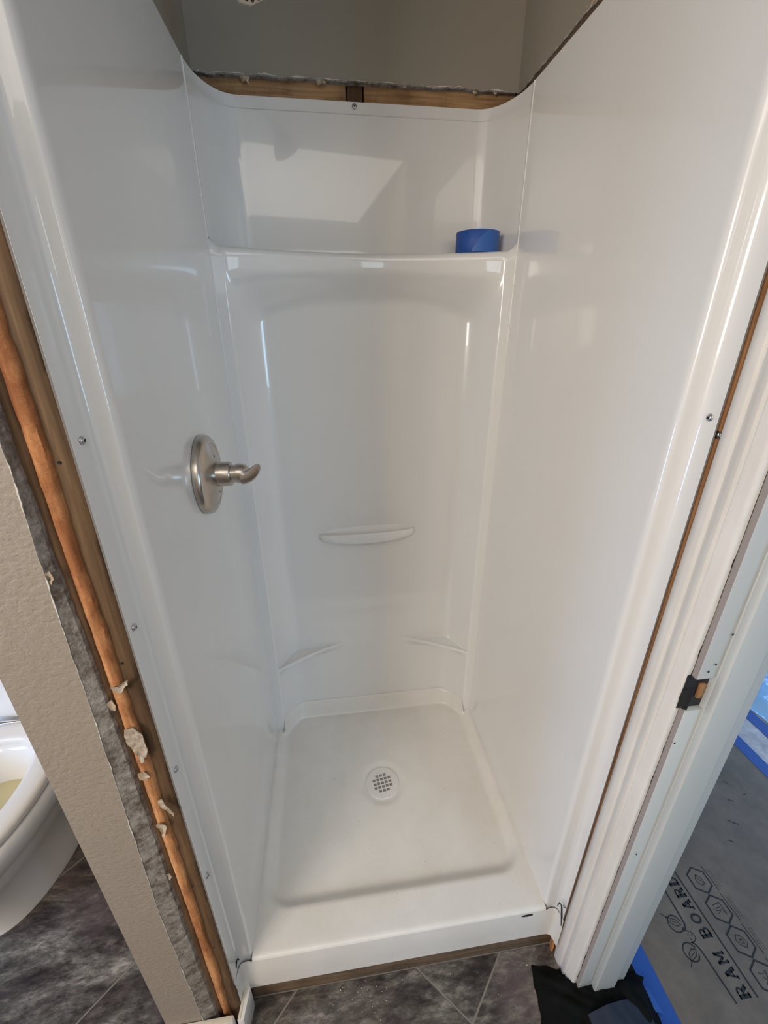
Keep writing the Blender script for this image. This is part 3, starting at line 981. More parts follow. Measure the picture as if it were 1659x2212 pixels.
for j in range(N - 1):
    for i in range(N - 1):
        a, b = (cuts[i] + cuts[i + 1]) / 2, (cuts[j] + cuts[j + 1]) / 2
        if isholed(a, b):
            q = [(i, j), (i + 1, j), (i + 1, j + 1), (i, j + 1)]
            for k in range(4):
                (i0, j0), (i1, j1) = q[k], q[(k + 1) % 4]
                df.append((top[j0][i0], top[j1][i1], bot[j1][i1], bot[j0][i0]))
        else:
            df.append((top[j][i], top[j][i + 1], top[j + 1][i + 1], top[j + 1][i]))
# perimeter of the square joined to the disc edge
per = [(i, 0) for i in range(N - 1)] + [(N - 1, j) for j in range(N - 1)] + [(i, N - 1) for i in range(N - 1, 0, -1)] + [(0, j) for j in range(N - 1, 0, -1)]
ring, ring2, ring3 = [], [], []
for (i, j) in per:
    a = math.atan2(cuts[j], cuts[i])
    ring.append(dp(R_ * 0.975 * math.cos(a), R_ * 0.975 * math.sin(a), dz - 0.0001))
    ring2.append(dp(R_ * math.cos(a), R_ * math.sin(a), dz - 0.0010))
    ring3.append(dp(R_ * math.cos(a), R_ * math.sin(a), dz - 0.006))
n = len(per)
for k in range(n):
    k2 = (k + 1) % n
    a, b = per[k], per[k2]
    df.append((top[a[1]][a[0]], ring[k], ring[k2], top[b[1]][b[0]]))
    df.append((ring[k], ring2[k], ring2[k2], ring[k2]))
    df.append((ring2[k], ring3[k], ring3[k2], ring2[k2]))
drain = mk('drain_strainer', dv, df, M_drain, stall)
drain['label'] = 'round white drain strainer with a grid of square holes'
v_, f_ = lathevf([(-0.030, 0.050), (-0.0065, 0.051)], 40, (DRX, DRY, dz), (0, 0, 1))
mk('drain_hole', v_, f_, M_dark, drain)
v_, f_ = lathevf([(-0.0075, 0.0560), (-0.0040, 0.0560), (-0.0032, 0.0550), (-0.0035, 0.0535)], 48, (DRX, DRY, dz), (0, 0, 1))
mk('drain_rim', v_, f_, M_grimy, drain, smooth=True)

# corner shelves
def corner_shelf(tip, cornerx, endx, sgn):
    # outline on top: follows the recess wall from the tip to the front end; front edge slightly bowed
    zt, zf = 0.296, 0.268
    n = 22
    backp, frontp = [], []
    for k in range(n + 1):
        t = k / n
        # back curve samples by x
        x = tip + (endx - tip) * t
        backp.append((x, A(x)))
        t2 = t
        y0, y1 = A(tip), A(endx)
        yf = y0 + (y1 - y0) * t2 - 0.0
        bow = 0.006 * math.sin(PI * t2)
        frontp.append((x, yf + bow))
    def zz(t): return zt + (zf - zt) * t ** 1.2
    rows = []
    for k in range(n + 1):
        t = k / n
        bx, by = backp[k]
        fx, fy = frontp[k]
        fy = min(fy, by)
        wdt = by - fy
        r = min(0.006, wdt * 0.5 + 0.0006)
        z = zz(t)
        row = [(bx, by + 0.003, z + 0.005), (bx, by - r * 0.9, z + 0.0002), (fx, fy + r * 1.3, z - 0.0006), (fx, fy + r * 0.7, z + 0.0022), (fx, fy, z + 0.0004), (fx, fy - 0.0004, z - 0.007), (fx, fy + wdt * 0.30 + 0.001, z - 0.017), (bx, by + 0.003, z - 0.040)]
        rows.append(row)
    v_ = [p for r in rows for p in r]
    m = 8
    f_ = []
    for k in range(n):
        for i in range(m - 1):
            f_.append((k * m + i, k * m + i + 1, (k + 1) * m + i + 1, (k + 1) * m + i))
    o = mk('corner_shelf', v_, f_, M_acr, stall)
    for p in o.data.polygons: p.use_smooth = True
    o.data.set_sharp_from_angle(angle=math.radians(38))
    return o
corner_shelf(0.251, 0.07, 0.0262, -1)['label'] = 'left moulded corner shelf'
corner_shelf(0.462, 0.64, 0.6938, 1)['label'] = 'right moulded corner shelf'

# soap dish: crescent tray
def soap(u, v):
    u2 = -1 + 2 * u
    s_ = math.sqrt(max(0, 1 - u2 * u2))
    x = 0.349 + 0.155 * u2
    tilt = 0.003 * u2
    yb = D + 0.083
    p = 0.046 * s_
    prof = [(0.0, 0.026), (-0.10, 0.010), (-0.20, -0.004), (-0.52, -0.009), (-0.66, -0.005), (-0.74, 0.006), (-0.84, 0.012), (-0.97, 0.007), (-1.0, -0.006), (-0.95, -0.018), (-0.6, -0.030), (0.0, -0.040)]
    i = round(v * (len(prof) - 1))
    a, z = prof[i]
    if i < 3: z = z * (0.35 + 0.65 * s_)
    z = z * (0.35 + 0.65 * s_) if i >= 3 else z
    return (x, yb + 0.001 + a * p, 0.735 + tilt + z)
v_, f_ = gridvf(soap, 40, 11)
o = mk('soap_dish', v_, f_, M_acr, stall)
for p in o.data.polygons: p.use_smooth = True
o.data.set_sharp_from_angle(angle=math.radians(40))
o['label'] = 'crescent soap dish moulded on the back wall'

# screws with washers
def screw(c, nrm, r=0.0052):
    nrm = Vector(nrm).normalized()
    prof = [(0, r), (0.0005, r), (0.0009, r * 0.93), (0.0011, r * 0.78), (0.0022, r * 0.70), (0.0028, r * 0.5), (0.0029, r * 0.30), (0.0018, r * 0.22), (0.0016, r * 0.02)]
    v_, f_ = lathevf(prof, 20, c, nrm)
    s_ = mk('screw', v_, f_, M_screw, stall, smooth=True)
    u = nrm.orthogonal().normalized()
    w2 = nrm.cross(u)
    parts = []
    for a in (u, w2):
        b = nrm.cross(a)
        cc = Vector(c) + nrm * 0.0026
        q = [cc + a * (s1 * r * 0.42) + b * (s2 * r * 0.10) + nrm * h for h in (-0.0012, 0.0005) for s1, s2 in ((-1, -1), (1, -1), (1, 1), (-1, 1))]
        parts.append(([tuple(t) for t in q], [(0, 3, 2, 1), (4, 5, 6, 7), (0, 1, 5, 4), (1, 2, 6, 5), (2, 3, 7, 6), (3, 0, 4, 7)]))
    v_, f_ = join(*parts)
    mk('recess', v_, f_, M_dark, s_)
for y, z in ((-0.0210, 1.224), (-0.0265, 0.972), (-0.0262, 0.690), (-0.0260, 0.394)):
    screw((-0.0293, y, z), (1, -0.05, 0))
screw((0.7488, -0.0165, 1.227), (-1, -0.05, 0))
screw((0.7614, -0.0235, 1.205), (-1, -0.05, 0))
screw((0.7494, -0.0225, 0.045), (-1, -0.05, 0), 0.0040)
screw((0.344, 0.7600, 1.8135), (0, -1, 0), 0.0058)

# wood sill under the curb
sill = box('wood_sill', (-0.018, 0.772, -0.002, 0.034, FZ, -0.119), M_wood3, bev=0.002)
tag(sill, 'brown lumber strip on the floor under the shower curb', 'lumber')
v_, f_ = prismvf([(0.752, -0.018), (0.758, -0.020), (0.770, 0.004), (0.762, 0.006)], FZ, -0.130)
spl = mk('shim', v_, f_, M_wood2, sill)
spl['label'] = 'splintered light wood at the right end'

# ================================================================= THINGS
# shower valve on the left side wall
vc = Vector((0.004, 0.290, 1.080))
valve = empty('shower_valve', vc)
tag(valve, 'brushed nickel shower valve with round plate and short lever on left wall', 'faucet')
v_, f_ = lathevf([(-0.003, 0.0755), (0.003, 0.0760), (0.009, 0.0745), (0.013, 0.0700), (0.0155, 0.0630), (0.0165, 0.0600), (0.0150, 0.0585), (0.0160, 0.0560), (0.0200, 0.0400), (0.0225, 0.0260), (0.0228, 0.018)], 72, vc, (1, 0, 0))
pl = mk('plate', v_, f_, M_nick, valve, smooth=True)
for dzz in (0.034, -0.034):
    v_, f_ = lathevf([(0, 0.0035), (0.0012, 0.0035), (0.0015, 0.002)], 14, vc + Vector((0.0196, 0.0, dzz)), (1, 0, 0))
    mk('screw', v_, f_, M_dark, pl)
v_, f_ = lathevf([(0.018, 0.0235), (0.046, 0.0235), (0.0478, 0.0225), (0.0482, 0.020)], 48, vc, (1, 0, 0))
mk('hub', v_, f_, M_nick, valve, smooth=True)
v_, f_ = lathevf([(0.046, 0.0172), (0.0590, 0.0172), (0.0592, 0.0150)], 40, vc, (1, 0, 0))
mk('collar', v_, f_, M_nick, valve, smooth=True)
v_, f_ = lathevf([(0.0575, 0.0175), (0.0580, 0.0190), (0.0660, 0.0190), (0.0720, 0.0178), (0.0770, 0.0150), (0.0805, 0.0105), (0.0825, 0.0050), (0.083, 0.001)], 40, vc, (1, 0, 0))
hd = mk('handle_knob', v_, f_, M_nick, valve, smooth=True)
# lever blade: widening, curling upward and out
lv = []
path = [(0.066, -0.006, 0.0120), (0.073, -0.0055, 0.0125), (0.080, -0.0030, 0.0120), (0.087, 0.0015, 0.0112), (0.093, 0.0070, 0.0100), (0.098, 0.0125, 0.0082), (0.1015, 0.0175, 0.0058), (0.1035, 0.0210, 0.0026)]
for k, (px, pz, wd) in enumerate(path):
    a_, b_ = path[max(0, k - 1)], path[min(len(path) - 1, k + 1)]
    t_ = Vector((b_[0] - a_[0], 0, b_[1] - a_[1])).normalized()
    nrm = Vector((-t_.z, 0, t_.x))
    th_ = 0.0055 * (1 - k / 7) + 0.0016
    ring = []
    for q in range(16):
        a = 2 * PI * q / 16
        p_ = vc + Vector((px, -0.0125 - 0.0004 * k, pz)) + nrm * (math.cos(a) * wd) + Vector((0, math.sin(a) * th_, 0))
        ring.append(tuple(p_))
    lv.append(ring)
v_, f_ = loftvf(lv)
mk('lever', v_, f_, M_nick, hd, smooth=True)

# tape roll on the ledge
tc = Vector((0.641, 0.688, 1.5085))
tape = empty('tape_roll', tc)
tag(tape, 'roll of blue masking tape standing flat on the right end of the ledge', 'tape')
def ringvf(c, r0, r1, z0, z1, n=64, b=0.0008):
    prof = [(z0, r0), (z0, r1 - b), (z0 + b, r1), (z1 - b, r1), (z1, r1 - b), (z1, r0 + b), (z1 - b, r0)]
    v_, f_ = [], []
    for z, r in prof:
        for k in range(n):
            a = 2 * PI * k / n
            v_.append((c[0] + r * math.cos(a), c[1] + r * math.sin(a), c[2] + z))
    m = len(prof)
    for i in range(m):
        for k in range(n):
            f_.append((i * n + k, i * n + (k + 1) % n, ((i + 1) % m) * n + (k + 1) % n, ((i + 1) % m) * n + k))
    return v_, f_
v_, f_ = ringvf(tc, 0.0395, 0.0530, 0.0, 0.0480)
mk('tape_body', v_, f_, M_tape, tape, smooth=True)
v_, f_ = ringvf(tc, 0.0375, 0.0395, 0.0005, 0.0475)
mk('cardboard_core', v_, f_, M_card, tape, smooth=True)
# loose leader with its slanted torn edge, wrapped a hair above the roll
v_, f_ = [], []
n = 26
for j in range(9):
    zz = 0.0004 + 0.0472 * j / 8
    st = -112 + 42 * (j / 8) ** 1.6 - 8 + 3 * ns(j * 1.3)
    for i in range(n + 1):
        a = math.radians(st + (20 - st) * i / n)
        rr_ = 0.05335 + 0.0003 * (1 - i / n)
        v_.append((tc.x + rr_ * math.cos(a), tc.y + rr_ * math.sin(a), tc.z + zz))
for j in range(8):
    for i in range(n):
        f_.append((j * (n + 1) + i, j * (n + 1) + i + 1, (j + 1) * (n + 1) + i + 1, (j + 1) * (n + 1) + i))
mk('tape_end', v_, f_, M_tape2, tape, smooth=True)

# shower head: only its lower corner hangs into view
hc = Vector((0.161, 0.40, 1.833))
head = empty('wall_shower', hc)
tag(head, 'shower head with black nozzles hanging from the upper left wall', 'shower')
ax = Vector((0.42, -0.46, -0.78)).normalized()
v_, f_ = lathevf([(-0.060, 0.010), (-0.050, 0.014), (-0.030, 0.022), (-0.010, 0.036), (0.0, 0.040), (0.006, 0.040), (0.009, 0.037), (0.010, 0.030)], 12, hc, ax)
mk('head_body', v_, f_, M_nick, head)
u = ax.orthogonal().normalized()
w2 = ax.cross(u)
for ring_r, cnt in ((0.0, 1), (0.010, 6), (0.0195, 12), (0.029, 18)):
    for k in range(cnt):
        a = 2 * PI * k / cnt
        c = hc + u * ring_r * math.cos(a) + w2 * ring_r * math.sin(a)
        v_, f_ = lathevf([(0.008, 0.0030), (0.0125, 0.0027), (0.0135, 0.0012)], 8, c, ax)
        mk('nozzle', v_, f_, M_black, head)
v_, f_ = tubevf([hc - ax * 0.055, hc - ax * 0.085 + Vector((-0.01, 0, 0.004)), Vector((0.07, 0.43, 1.965)), Vector((-0.008, 0.43, 1.965))], 0.0085, 12)
mk('arm', v_, f_, M_nick, head, smooth=True)
v_, f_ = lathevf([(0.0, 0.028), (0.004, 0.028), (0.009, 0.018), (0.010, 0.010)], 32, (-0.0115, 0.43, 1.965), (1, 0, 0))
mk('wall_flange', v_, f_, M_nick, head, smooth=True)

# toilet in the room to the left
tx = -0.745
toilet = empty('toilet', (tx, 0.45, FZ))
tag(toilet, 'white porcelain toilet with open seat behind the left wall end', 'toilet')
def egg(cx, yf, yb, rx, z, n=56, p=2.0, back=2.6):
    """outline: round front at yf, squarer back at yb"""
    cy = yf + (yb - yf) * 0.56
    out = []
    for k in range(n):
        a = 2 * PI * k / n
        c, s_ = math.cos(a), math.sin(a)
        if s_ < 0:
            x = rx * math.copysign(abs(c) ** (2 / p), c)
            y = (cy - yf) * s_
        else:
            x = rx * math.copysign(abs(c) ** (2 / back), c)
            y = (yb - cy) * abs(s_) ** (2 / back)
        out.append((cx + x, cy + y, z))
    return out
rings = [egg(tx, 0.205, 0.66, 0.118, FZ), egg(tx, 0.205, 0.66, 0.119, FZ + 0.015), egg(tx, 0.195, 0.64, 0.108, FZ + 0.06), egg(tx, 0.175, 0.62, 0.110, FZ + 0.14), egg(tx, 0.125, 0.62, 0.135, FZ + 0.22), egg(tx, 0.065, 0.63, 0.170, FZ + 0.29), egg(tx, 0.035, 0.64, 0.190, FZ + 0.33), egg(tx, 0.026, 0.64, 0.197, FZ + 0.36), egg(tx, 0.028, 0.64, 0.197, FZ + 0.380), egg(tx, 0.034, 0.635, 0.191, FZ + 0.388),
         egg(tx, 0.115, 0.50, 0.125, FZ + 0.388), egg(tx, 0.125, 0.485, 0.118, FZ + 0.375), egg(tx, 0.150, 0.47, 0.100, FZ + 0.31), egg(tx, 0.20, 0.45, 0.070, FZ + 0.24), egg(tx, 0.25, 0.42, 0.04, FZ + 0.20)]
v_, f_ = loftvf(rings)
bowl = mk('bowl', v_, f_, M_porc, toilet, smooth=True)
v_, f_ = loftvf([egg(tx, 0.165, 0.465, 0.092, FZ + 0.278), egg(tx, 0.165, 0.465, 0.092, FZ + 0.280)])
o = mk('bowl_water', v_, f_, M_urine, bowl)
o['label'] = 'yellow water in the bowl'
so = [egg(tx, 0.050 + q, 0.560, 0.182 - q, FZ + z) for q, z in ((0.004, 0.391), (0.0, 0.396), (0.0, 0.408), (0.004, 0.414), (0.012, 0.417))]
si = [egg(tx, 0.118 - q, 0.490 + q, 0.118 + q, FZ + z) for q, z in ((0.012, 0.417), (0.003, 0.413), (0.0, 0.405), (0.004, 0.391))]
v_, f_ = loftvf(so + si + [so[0]], (False, False))
mk('seat', v_, f_, M_seat, toilet, smooth=True)
lid = [[(p[0], 0.575 + dy - 0.06 * (p[1] - 0.04) / 0.5 * 0, FZ + 0.415 + (0.545 - p[1]) * 0.96) for p in egg(tx, 0.050 + q, 0.545, 0.182 - q, 0)] for q, dy in ((0.004, 0.0), (0.0, 0.003), (0.0, 0.013), (0.006, 0.017))]
v_, f_ = loftvf(lid)
mk('lid', v_, f_, M_seat, toilet, smooth=True)
box('tank', (tx - 0.215, tx + 0.215, 0.612, 0.80, FZ + 0.40, FZ + 0.745), M_porc, toilet, bev=0.02)
box('tank_lid', (tx - 0.225, tx + 0.225, 0.602, 0.81, FZ + 0.745, FZ + 0.785), M_porc, toilet, bev=0.01)
box('deck', (tx - 0.13, tx + 0.13, 0.55, 0.78, FZ + 0.33, FZ + 0.402), M_porc, toilet, bev=0.015)
v_, f_ = tubevf([(tx - 0.10, 0.545, FZ + 0.424), (tx - 0.055, 0.54, FZ + 0.427), (tx + 0.01, 0.545, FZ + 0.424)], [0.006, 0.0075, 0.005], 10)
mk('hinge', v_, f_, M_chrome, toilet, smooth=True)

# black cloth crumpled at the foot of the jamb
def cloth(u, v):
    # u across x, v towards the camera
    x = 0.690 + 0.285 * u - 0.06 * v
    y = -0.040 - 0.26 * v - 0.05 * u
    e = min(u, 1 - u, v * 1.0 + 0.0, 1 - v)
    s_ = sm(e / 0.16)
    h = 0.030 + 0.022 * ns(x * 16, y * 9, 1.5) + 0.014 * ns(x * 40, y * 24, 4) + 0.012 * abs(ns(x * 22 + y * 30, 2.2))
    z = FZ + 0.0015 + max(0.0, h) * s_
    x += 0.012 * ns(x * 30, y * 30, 7) * (1 - s_)
    y += 0.012 * ns(x * 30, y * 30, 9) * (1 - s_)
    return (x, y, z)
v_, f_ = gridvf(cloth, 60, 50)
cl = mk('floor_cloth', v_, f_, M_cloth, at=(0.80, -0.15, FZ))
for p in cl.data.polygons: p.use_smooth = True
tag(cl, 'crumpled black cloth on the floor at the foot of the door jamb', 'cloth')
def flap(u, v):
    x = 0.768 + 0.150 * u + 0.010 * v
    y = -0.152 + 0.018 * u - 0.13 * v
    r_ = 1 - abs(u - 0.32) / 0.68
    z = FZ + 0.040 + 0.030 * (1 - abs(u - 0.30) * 1.7) * (1 - 0.4 * v) + 0.004 * ns(u * 6, v * 5)
    return (x, y, max(z, FZ + 0.03))
v_, f_ = gridvf(flap, 24, 14)
v2 = [(a, b, c - 0.0015) for a, b, c in v_]
k = len(v_)
fl_ = mk('folded_corner', v_ + v2, f_ + [tuple(reversed([i + k for i in q])) for q in f_], M_cloth2, cl)
fl_['label'] = 'folded corner of the cloth, bluish light in its colour'

# floor protection board in the next room with its print
BZ = FZ + 0.0030
board = box('protection_board', (0.985, 1.792, -1.6, 1.6, FZ - 0.001, BZ), M_board, at=(1.39, 0.0, FZ))
tag(board, 'grey-brown fibre floor protection board with black print beyond the door', 'floor board')
ZI = BZ + 0.0004
ink = []
def stroke(pts, w, closed=False):
    """flat ribbon along pts (board coordinates x,y)"""
    P = [Vector((a, b, 0)) for a, b in pts]
    n = len(P)
    v_, f_ = [], []
    for i in range(n):
        if closed:
            a, b = P[(i - 1) % n], P[(i + 1) % n]
        else:
            a, b = P[max(i - 1, 0)], P[min(i + 1, n - 1)]
        t = (b - a).normalized()
        nn = Vector((-t.y, t.x, 0))
        k = 1.0
        if 0 < i < n - 1 or closed:
            d1 = (P[i] - P[(i - 1) % n]).normalized()
            k = 1.0 / max(0.45, abs(d1.dot(t)))
        for s_ in (-0.5, 0.5):
            q = P[i] + nn * w * s_ * k
            v_.append((q.x, q.y, ZI))
    m = n if closed else n - 1
    for i in range(m):
        j = (i + 1) % n
        f_.append((i * 2, j * 2, j * 2 + 1, i * 2 + 1))
    return v_, f_
# slab letters: strokes in a 0..1 x 0..1 cell (u reading direction, v up)
def arc(cx, cy, rx, ry, a0, a1, n=8):
    return [(cx + rx * math.cos(math.radians(a0 + (a1 - a0) * k / n)), cy + ry * math.sin(math.radians(a0 + (a1 - a0) * k / n))) for k in range(n + 1)]
TH, SL = 0.32, 0.15
GL = {
 'R': [([(0.18, 0), (0.18, 1)], TH), ([(0.0, 0.06), (0.42, 0.06)], SL), ([(0.0, 0.94), (0.6, 0.94)] , SL), ([(0.5, 0.93)] + arc(0.55, 0.72, 0.24, 0.21, 90, -90) + [(0.2, 0.51)], 0.18), ([(0.52, 0.50), (0.80, 0.05)], TH), ([(0.66, 0.06), (1.0, 0.06)], SL)],
 'A': [([(0.14, 0.03), (0.50, 0.98)], 0.16), ([(0.50, 0.98), (0.84, 0.03)], TH), ([(0.24, 0.34), (0.76, 0.34)], SL), ([(0.0, 0.06), (0.32, 0.06)], SL), ([(0.64, 0.06), (1.0, 0.06)], SL), ([(0.30, 0.94), (0.62, 0.94)], SL)],
 'M': [([(0.14, 0), (0.14, 1)], 0.20), ([(0.16, 0.96), (0.50, 0.28)], 0.20), ([(0.50, 0.28), (0.84, 0.96)], 0.20), ([(0.86, 0), (0.86, 1)], 0.20), ([(0.0, 0.06), (0.30, 0.06)], SL), ([(0.70, 0.06), (1.0, 0.06)], SL), ([(0.0, 0.94), (0.2, 0.94)], SL), ([(0.8, 0.94), (1.0, 0.94)], SL)],
 'B': [([(0.20, 0), (0.20, 1)], TH), ([(0.0, 0.06), (0.6, 0.06)], SL), ([(0.0, 0.94), (0.55, 0.94)], SL), ([(0.5, 0.93)] + arc(0.54, 0.73, 0.20, 0.20, 90, -90) + [(0.2, 0.53)], 0.18), ([(0.5, 0.52)] + arc(0.58, 0.29, 0.25, 0.23, 90, -90) + [(0.2, 0.06)], 0.20)],
 'O': [(arc(0.5, 0.5, 0.37, 0.42, 0, 352, 16), 0.22, True)],
 'D': [([(0.20, 0), (0.20, 1)], TH), ([(0.0, 0.06), (0.5, 0.06)], SL), ([(0.0, 0.94), (0.5, 0.94)], SL), ([(0.42, 0.93)] + arc(0.48, 0.5, 0.36, 0.43, 90, -90, 10) + [(0.42, 0.07)], 0.22)],
}
CW, CH = 0.0245, 0.0290
for ch, u0 in zip('RAMBOARD', (-0.1660, -0.1335, -0.1035, -0.0520, -0.0220, 0.0085, 0.0380, 0.0660)):
    for g in GL[ch]:
        pts = [(1.2035 - v_ * CH, u0 + u_ * CW) for u_, v_ in g[0]]
        ink.append(stroke(pts, g[1] * CW, len(g) > 2))
LT = 0.0042
ink.append(stroke([(1.2135, 0.110), (1.2180, -0.168)], LT))
ink.append(stroke([(1.1500, 0.110), (1.1490, -0.002), (1.1480, -0.016), (1.1440, -0.024), (1.1380, -0.028)], LT))
ink.append(stroke([(1.1570, -0.170), (1.1500, -0.078), (1.1475, -0.066), (1.1430, -0.058), (1.1370, -0.053)], LT))
# leaf-horned emblem
def emb(cx, cy, rx, ry, a0, a1, n=18, w=0.0030):
    ink.append(stroke([(cx + rx * math.cos(math.radians(a0 + (a1 - a0) * k / n)), cy + ry * math.sin(math.radians(a0 + (a1 - a0) * k / n))) for k in range(n + 1)], w))
emb(1.1225, -0.0125, 0.0185, 0.0185, 10, 330)
emb(1.1200, -0.0710, 0.0185, 0.0190, 20, 340)
for cy, s_ in ((-0.0065, 1), (-0.0775, -1)):
    ink.append(stroke([(1.1365, cy - 0.010 * s_), (1.1300, cy + 0.002 * s_), (1.1180, cy + 0.006 * s_), (1.1060, cy + 0.012 * s_), (1.0970, cy + 0.020 * s_)], 0.0018))
    ink.append(stroke([(1.1365, cy - 0.010 * s_), (1.1240, cy - 0.012 * s_), (1.1120, cy - 0.004 * s_), (1.1060, cy + 0.012 * s_)], 0.0018))
    ink.append(stroke([(1.1310, cy - 0.006 * s_), (1.1130, cy + 0.002 * s_)], 0.0012))
ink.append(stroke([(1.1330, -0.0290), (1.1430, -0.0300), (1.1510, -0.0340), (1.1560, -0.0400), (1.1540, -0.0480), (1.1460, -0.0530), (1.1340, -0.0540)], 0.0020))
ink.append(stroke([(1.1500, -0.0375), (1.1480, -0.0420)], 0.0016))
ink.append(stroke([(1.1440, -0.0340), (1.1400, -0.0360), (1.1420, -0.0400)], 0.0014))
ink.append(stroke([(1.1430, -0.0490), (1.1390, -0.0470), (1.1400, -0.0430)], 0.0014))
# hexagon badges with captions
for n_, cy in enumerate((0.070, 0.0005, -0.069, -0.139)):
    cx = 1.271
    hexp = [(cx, cy + 0.0325), (cx - 0.0270, cy + 0.0170), (cx - 0.0265, cy - 0.0165), (cx, cy - 0.0325), (cx + 0.0270, cy - 0.0165), (cx + 0.0265, cy + 0.0170)]
    ink.append(stroke(hexp, 0.0042, True))
    if n_ == 0:
        ink.append(stroke([(cx - 0.010, cy + 0.004), (cx - 0.002, cy + 0.014), (cx + 0.008, cy + 0.006), (cx + 0.010, cy - 0.010), (cx + 0.002, cy - 0.012), (cx - 0.008, cy - 0.008)], 0.0018, True))
        ink.append(stroke([(cx + 0.010, cy - 0.010), (cx - 0.001, cy + 0.002), (cx - 0.002, cy + 0.014)], 0.0016))
    elif n_ == 1:
        ink.append(stroke([(cx - 0.012, cy + 0.010), (cx + 0.012, cy + 0.014), (cx + 0.012, cy - 0.014), (cx + 0.004, cy + 0.004), (cx - 0.010, cy + 0.002)], 0.0018))
        ink.append(stroke([(cx - 0.012, cy - 0.002), (cx + 0.002, cy - 0.004), (cx - 0.010, cy - 0.010)], 0.0018))
    elif n_ == 2:
        ink.append(stroke([(cx - 0.012, cy + 0.004), (cx - 0.004, cy + 0.014), (cx + 0.010, cy + 0.008), (cx + 0.014, cy - 0.006), (cx + 0.004, cy - 0.014), (cx - 0.008, cy - 0.006)], 0.0018, True))
        ink.append(stroke([(cx - 0.002, cy + 0.004), (cx + 0.006, cy + 0.003), (cx + 0.005, cy - 0.006), (cx - 0.002, cy - 0.003)], 0.0014, True))
    else:
        ink.append(stroke([(cx - 0.012, cy + 0.010), (cx - 0.002, cy + 0.006), (cx + 0.010, cy + 0.012), (cx + 0.004, cy - 0.004), (cx - 0.008, cy - 0.012)], 0.0018))
        ink.append(stroke([(cx - 0.006, cy + 0.002), (cx + 0.006, cy - 0.010)], 0.0016))
    ink.append(stroke([(1.3050, cy + 0.032), (1.3085, cy - 0.030)], 0.0022))
    for k in range(9):
        y0 = cy + 0.022 - k * 0.0052
        ink.append(stroke([(1.3135, y0), (1.3165 + 0.0012 * ns(k * 3.3, cy), y0 - 0.0030)], 0.0013))
        ink.append(stroke([(1.3205, y0 - 0.001), (1.3230, y0 - 0.0035)], 0.0012))
v_, f_ = join(*ink)
pr = mk('printed_marks', v_, f_, M_ink, board)
pr['label'] = 'black printed words RAM BOARD with emblem and hexagon badges'
# scuffs
sv = []
for a, b, l, an in ((1.50, 0.21, 0.035, 0.7), (1.56, 0.27, 0.02, 0.6), (1.60, 0.33, 0.015, 0.8), (1.45, 0.155, 0.014, 0.6), (1.63, 0.28, 0.010, 0.4)):
    sv.append(stroke([(a, b), (a + l * 0.5 * math.cos(an), b - l * 0.5 * math.sin(an)), (a + l * math.cos(an), b - l * math.sin(an) * 0.8)], 0.003))
v_, f_ = join(*sv)
tag(mk('scuff_marks', v_, f_, M_ink, board), kind='stuff')

# masking tape strips
def strip(label, x0, x1, y0, y1, z0, seed, amp=0.002):
    def fn(u, v):
        y = y0 + (y1 - y0) * v
        x = x0 + (x1 - x0) * u + amp * ns(y * 9, seed) 
        return (x, y, z0 + 0.0006 + 0.0008 * abs(ns(x * 30, y * 14, seed)))
    v_, f_ = gridvf(fn, 4, 60)
    v2 = [(a, b, z0) for a, b, c in v_]
    k = len(v_)
    o = mk('tape_strip', v_ + v2, f_ + [tuple(reversed([i + k for i in q])) for q in f_], M_tape, smooth=True, at=((x0 + x1) / 2, (y0 + y1) / 2, z0))
    return tag(o, label, 'tape', 'masking tape on the floor of the next room')
strip('blue masking tape strip along the near edge of the protection board, by the jamb', 0.948, 0.998, -1.2, 1.2, BZ + 0.0003, 1.0)
strip('blue masking tape strip along the far edge of the protection board', 1.772, 1.822, -1.2, 1.5, BZ + 0.0003, 2.0)
strip('blue masking tape strip farthest from the door, beside the plastic sheet', 1.930, 1.985, -1.2, 1.5, BZ + 0.0003, 3.0, 0.004)
# torn loose tape end
def tend(u, v):
    x = 0.898 + 0.062 * u + 0.006 * v
    y = -0.098 - 0.046 * v - 0.018 * u
    return (x + 0.003 * ns(v * 6, 2) * (1 - u), y, BZ + 0.0022 + 0.012 * (1 - u) ** 2 + 0.002 * ns(u * 5, v * 5))
v_, f_ = gridvf(tend, 12, 8)
v2 = [(a, b, c - 0.0004) for a, b, c in v_]
k = len(v_)
o = mk('tape_strip', v_ + v2, f_ + [tuple(reversed([i + k for i in q])) for q in f_], M_tape2, smooth=True, at=(0.93, -0.12, BZ))
tag(o, 'short torn end of blue tape curling up beside the black cloth', 'tape', 'masking tape on the floor of the next room')

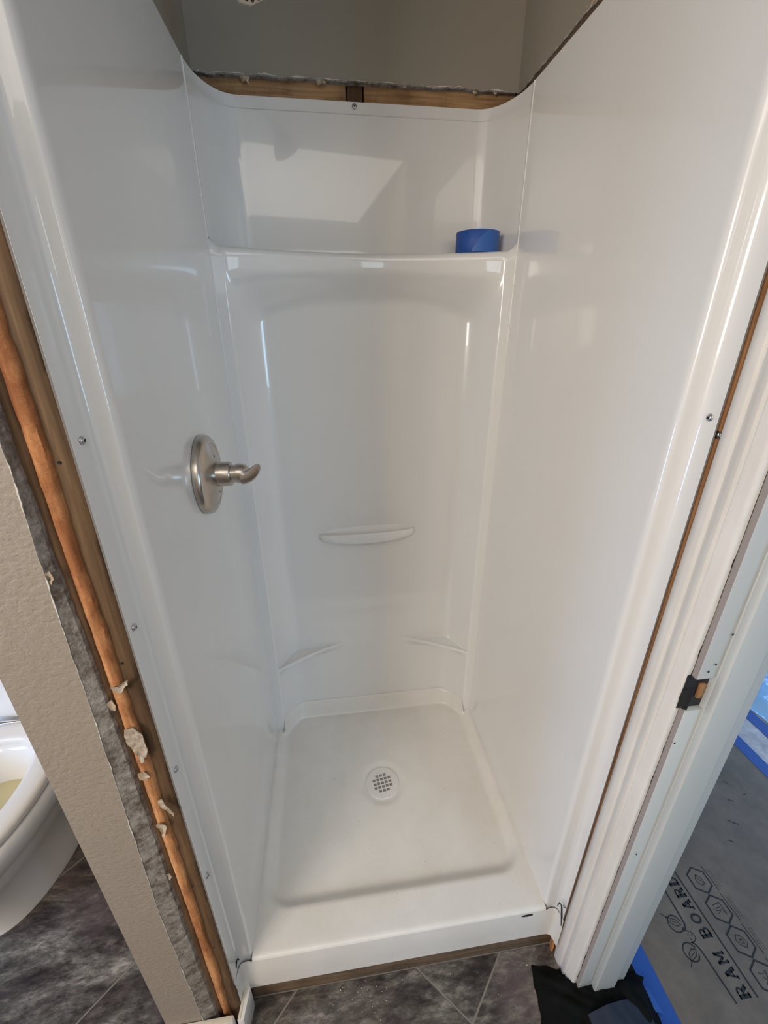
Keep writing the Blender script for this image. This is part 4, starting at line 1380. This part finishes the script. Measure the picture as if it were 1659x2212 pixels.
pw = box('floor_paper', (1.815, 2.32, -1.2, 1.5, FZ - 0.001, FZ + 0.0024), M_white, at=(2.0, 0.1, FZ))
tag(pw, 'pale dusty floor paper beyond the far blue tape strip', 'paper')
def film(u, v):
    x = 1.99 + 0.75 * u
    y = 0.30 + 1.15 * v
    e = sm(min(u, 1 - u, v, 1 - v) / 0.1)
    h = 0.010 + 0.035 * abs(ns(x * 6, y * 5, 3)) + 0.02 * abs(ns(x * 15 + y * 9, y * 4, 6)) + 0.16 * sm((u - 0.35) / 0.4) * e
    return (x + 0.03 * ns(y * 7, 1) * (1 - u), y, FZ + 0.004 + h * (0.2 + 0.8 * e))
v_, f_ = gridvf(film, 60, 70)
fm = mk('plastic_sheet', v_, f_, M_film, at=(2.3, 0.8, FZ))
for p in fm.data.polygons: p.use_smooth = False
tag(fm, 'crumpled translucent blue plastic sheet heaped on the far floor', 'plastic sheet')

# crumbs of debris on the pan and floor
dv, df = [], []
def crumb(x, y, z, s_):
    k = len(dv)
    a = random.random() * 6.28
    for t in range(4):
        dv.append((x + s_ * math.cos(a + t * 1.6) * (0.5 + random.random()), y + s_ * 0.6 * math.sin(a + t * 1.6) * (0.5 + random.random()), z))
    dv.append((x, y, z + s_ * 0.7))
    df.extend([(k, k + 1, k + 4), (k + 1, k + 2, k + 4), (k + 2, k + 3, k + 4), (k + 3, k, k + 4)])
for x, y in ((0.318, 0.609), (0.599, 0.46), (0.329, 0.48), (0.443, 0.149), (0.655, 0.165), (0.55, 0.34), (0.42, 0.50), (0.27, 0.28), (0.60, 0.28), (0.642, 0.20), (0.20, 0.42)):
    crumb(x, y, panz(x, y) + 0.0002, 0.0014)
o = mk('pan_debris', dv, df, M_wood, at=(0.4, 0.35, -0.03))
tag(o, 'tiny dark crumbs scattered on the white shower pan', 'debris', kind='stuff')
dv, df = [], []
for k_ in range(60):
    x, y = 0.03 + 0.66 * random.random(), -0.02 - 0.12 * random.random()
    if random.random() < 0.4: x, y = 0.245 + 0.05 * random.gauss(0, 0.5), -0.035 + 0.02 * random.gauss(0, 0.6)
    crumb(x, y, FZ + 0.0002, 0.0006 + 0.0009 * random.random())
crumb(0.679, -0.036, FZ + 0.0002, 0.0035)
crumb(0.08, -0.010, FZ + 0.02, 0.0016)
o = mk('floor_debris', dv, df, M_drain, at=(0.4, -0.07, FZ))
tag(o, 'fine white plaster crumbs on the dark tiles before the shower', 'debris', kind='stuff')
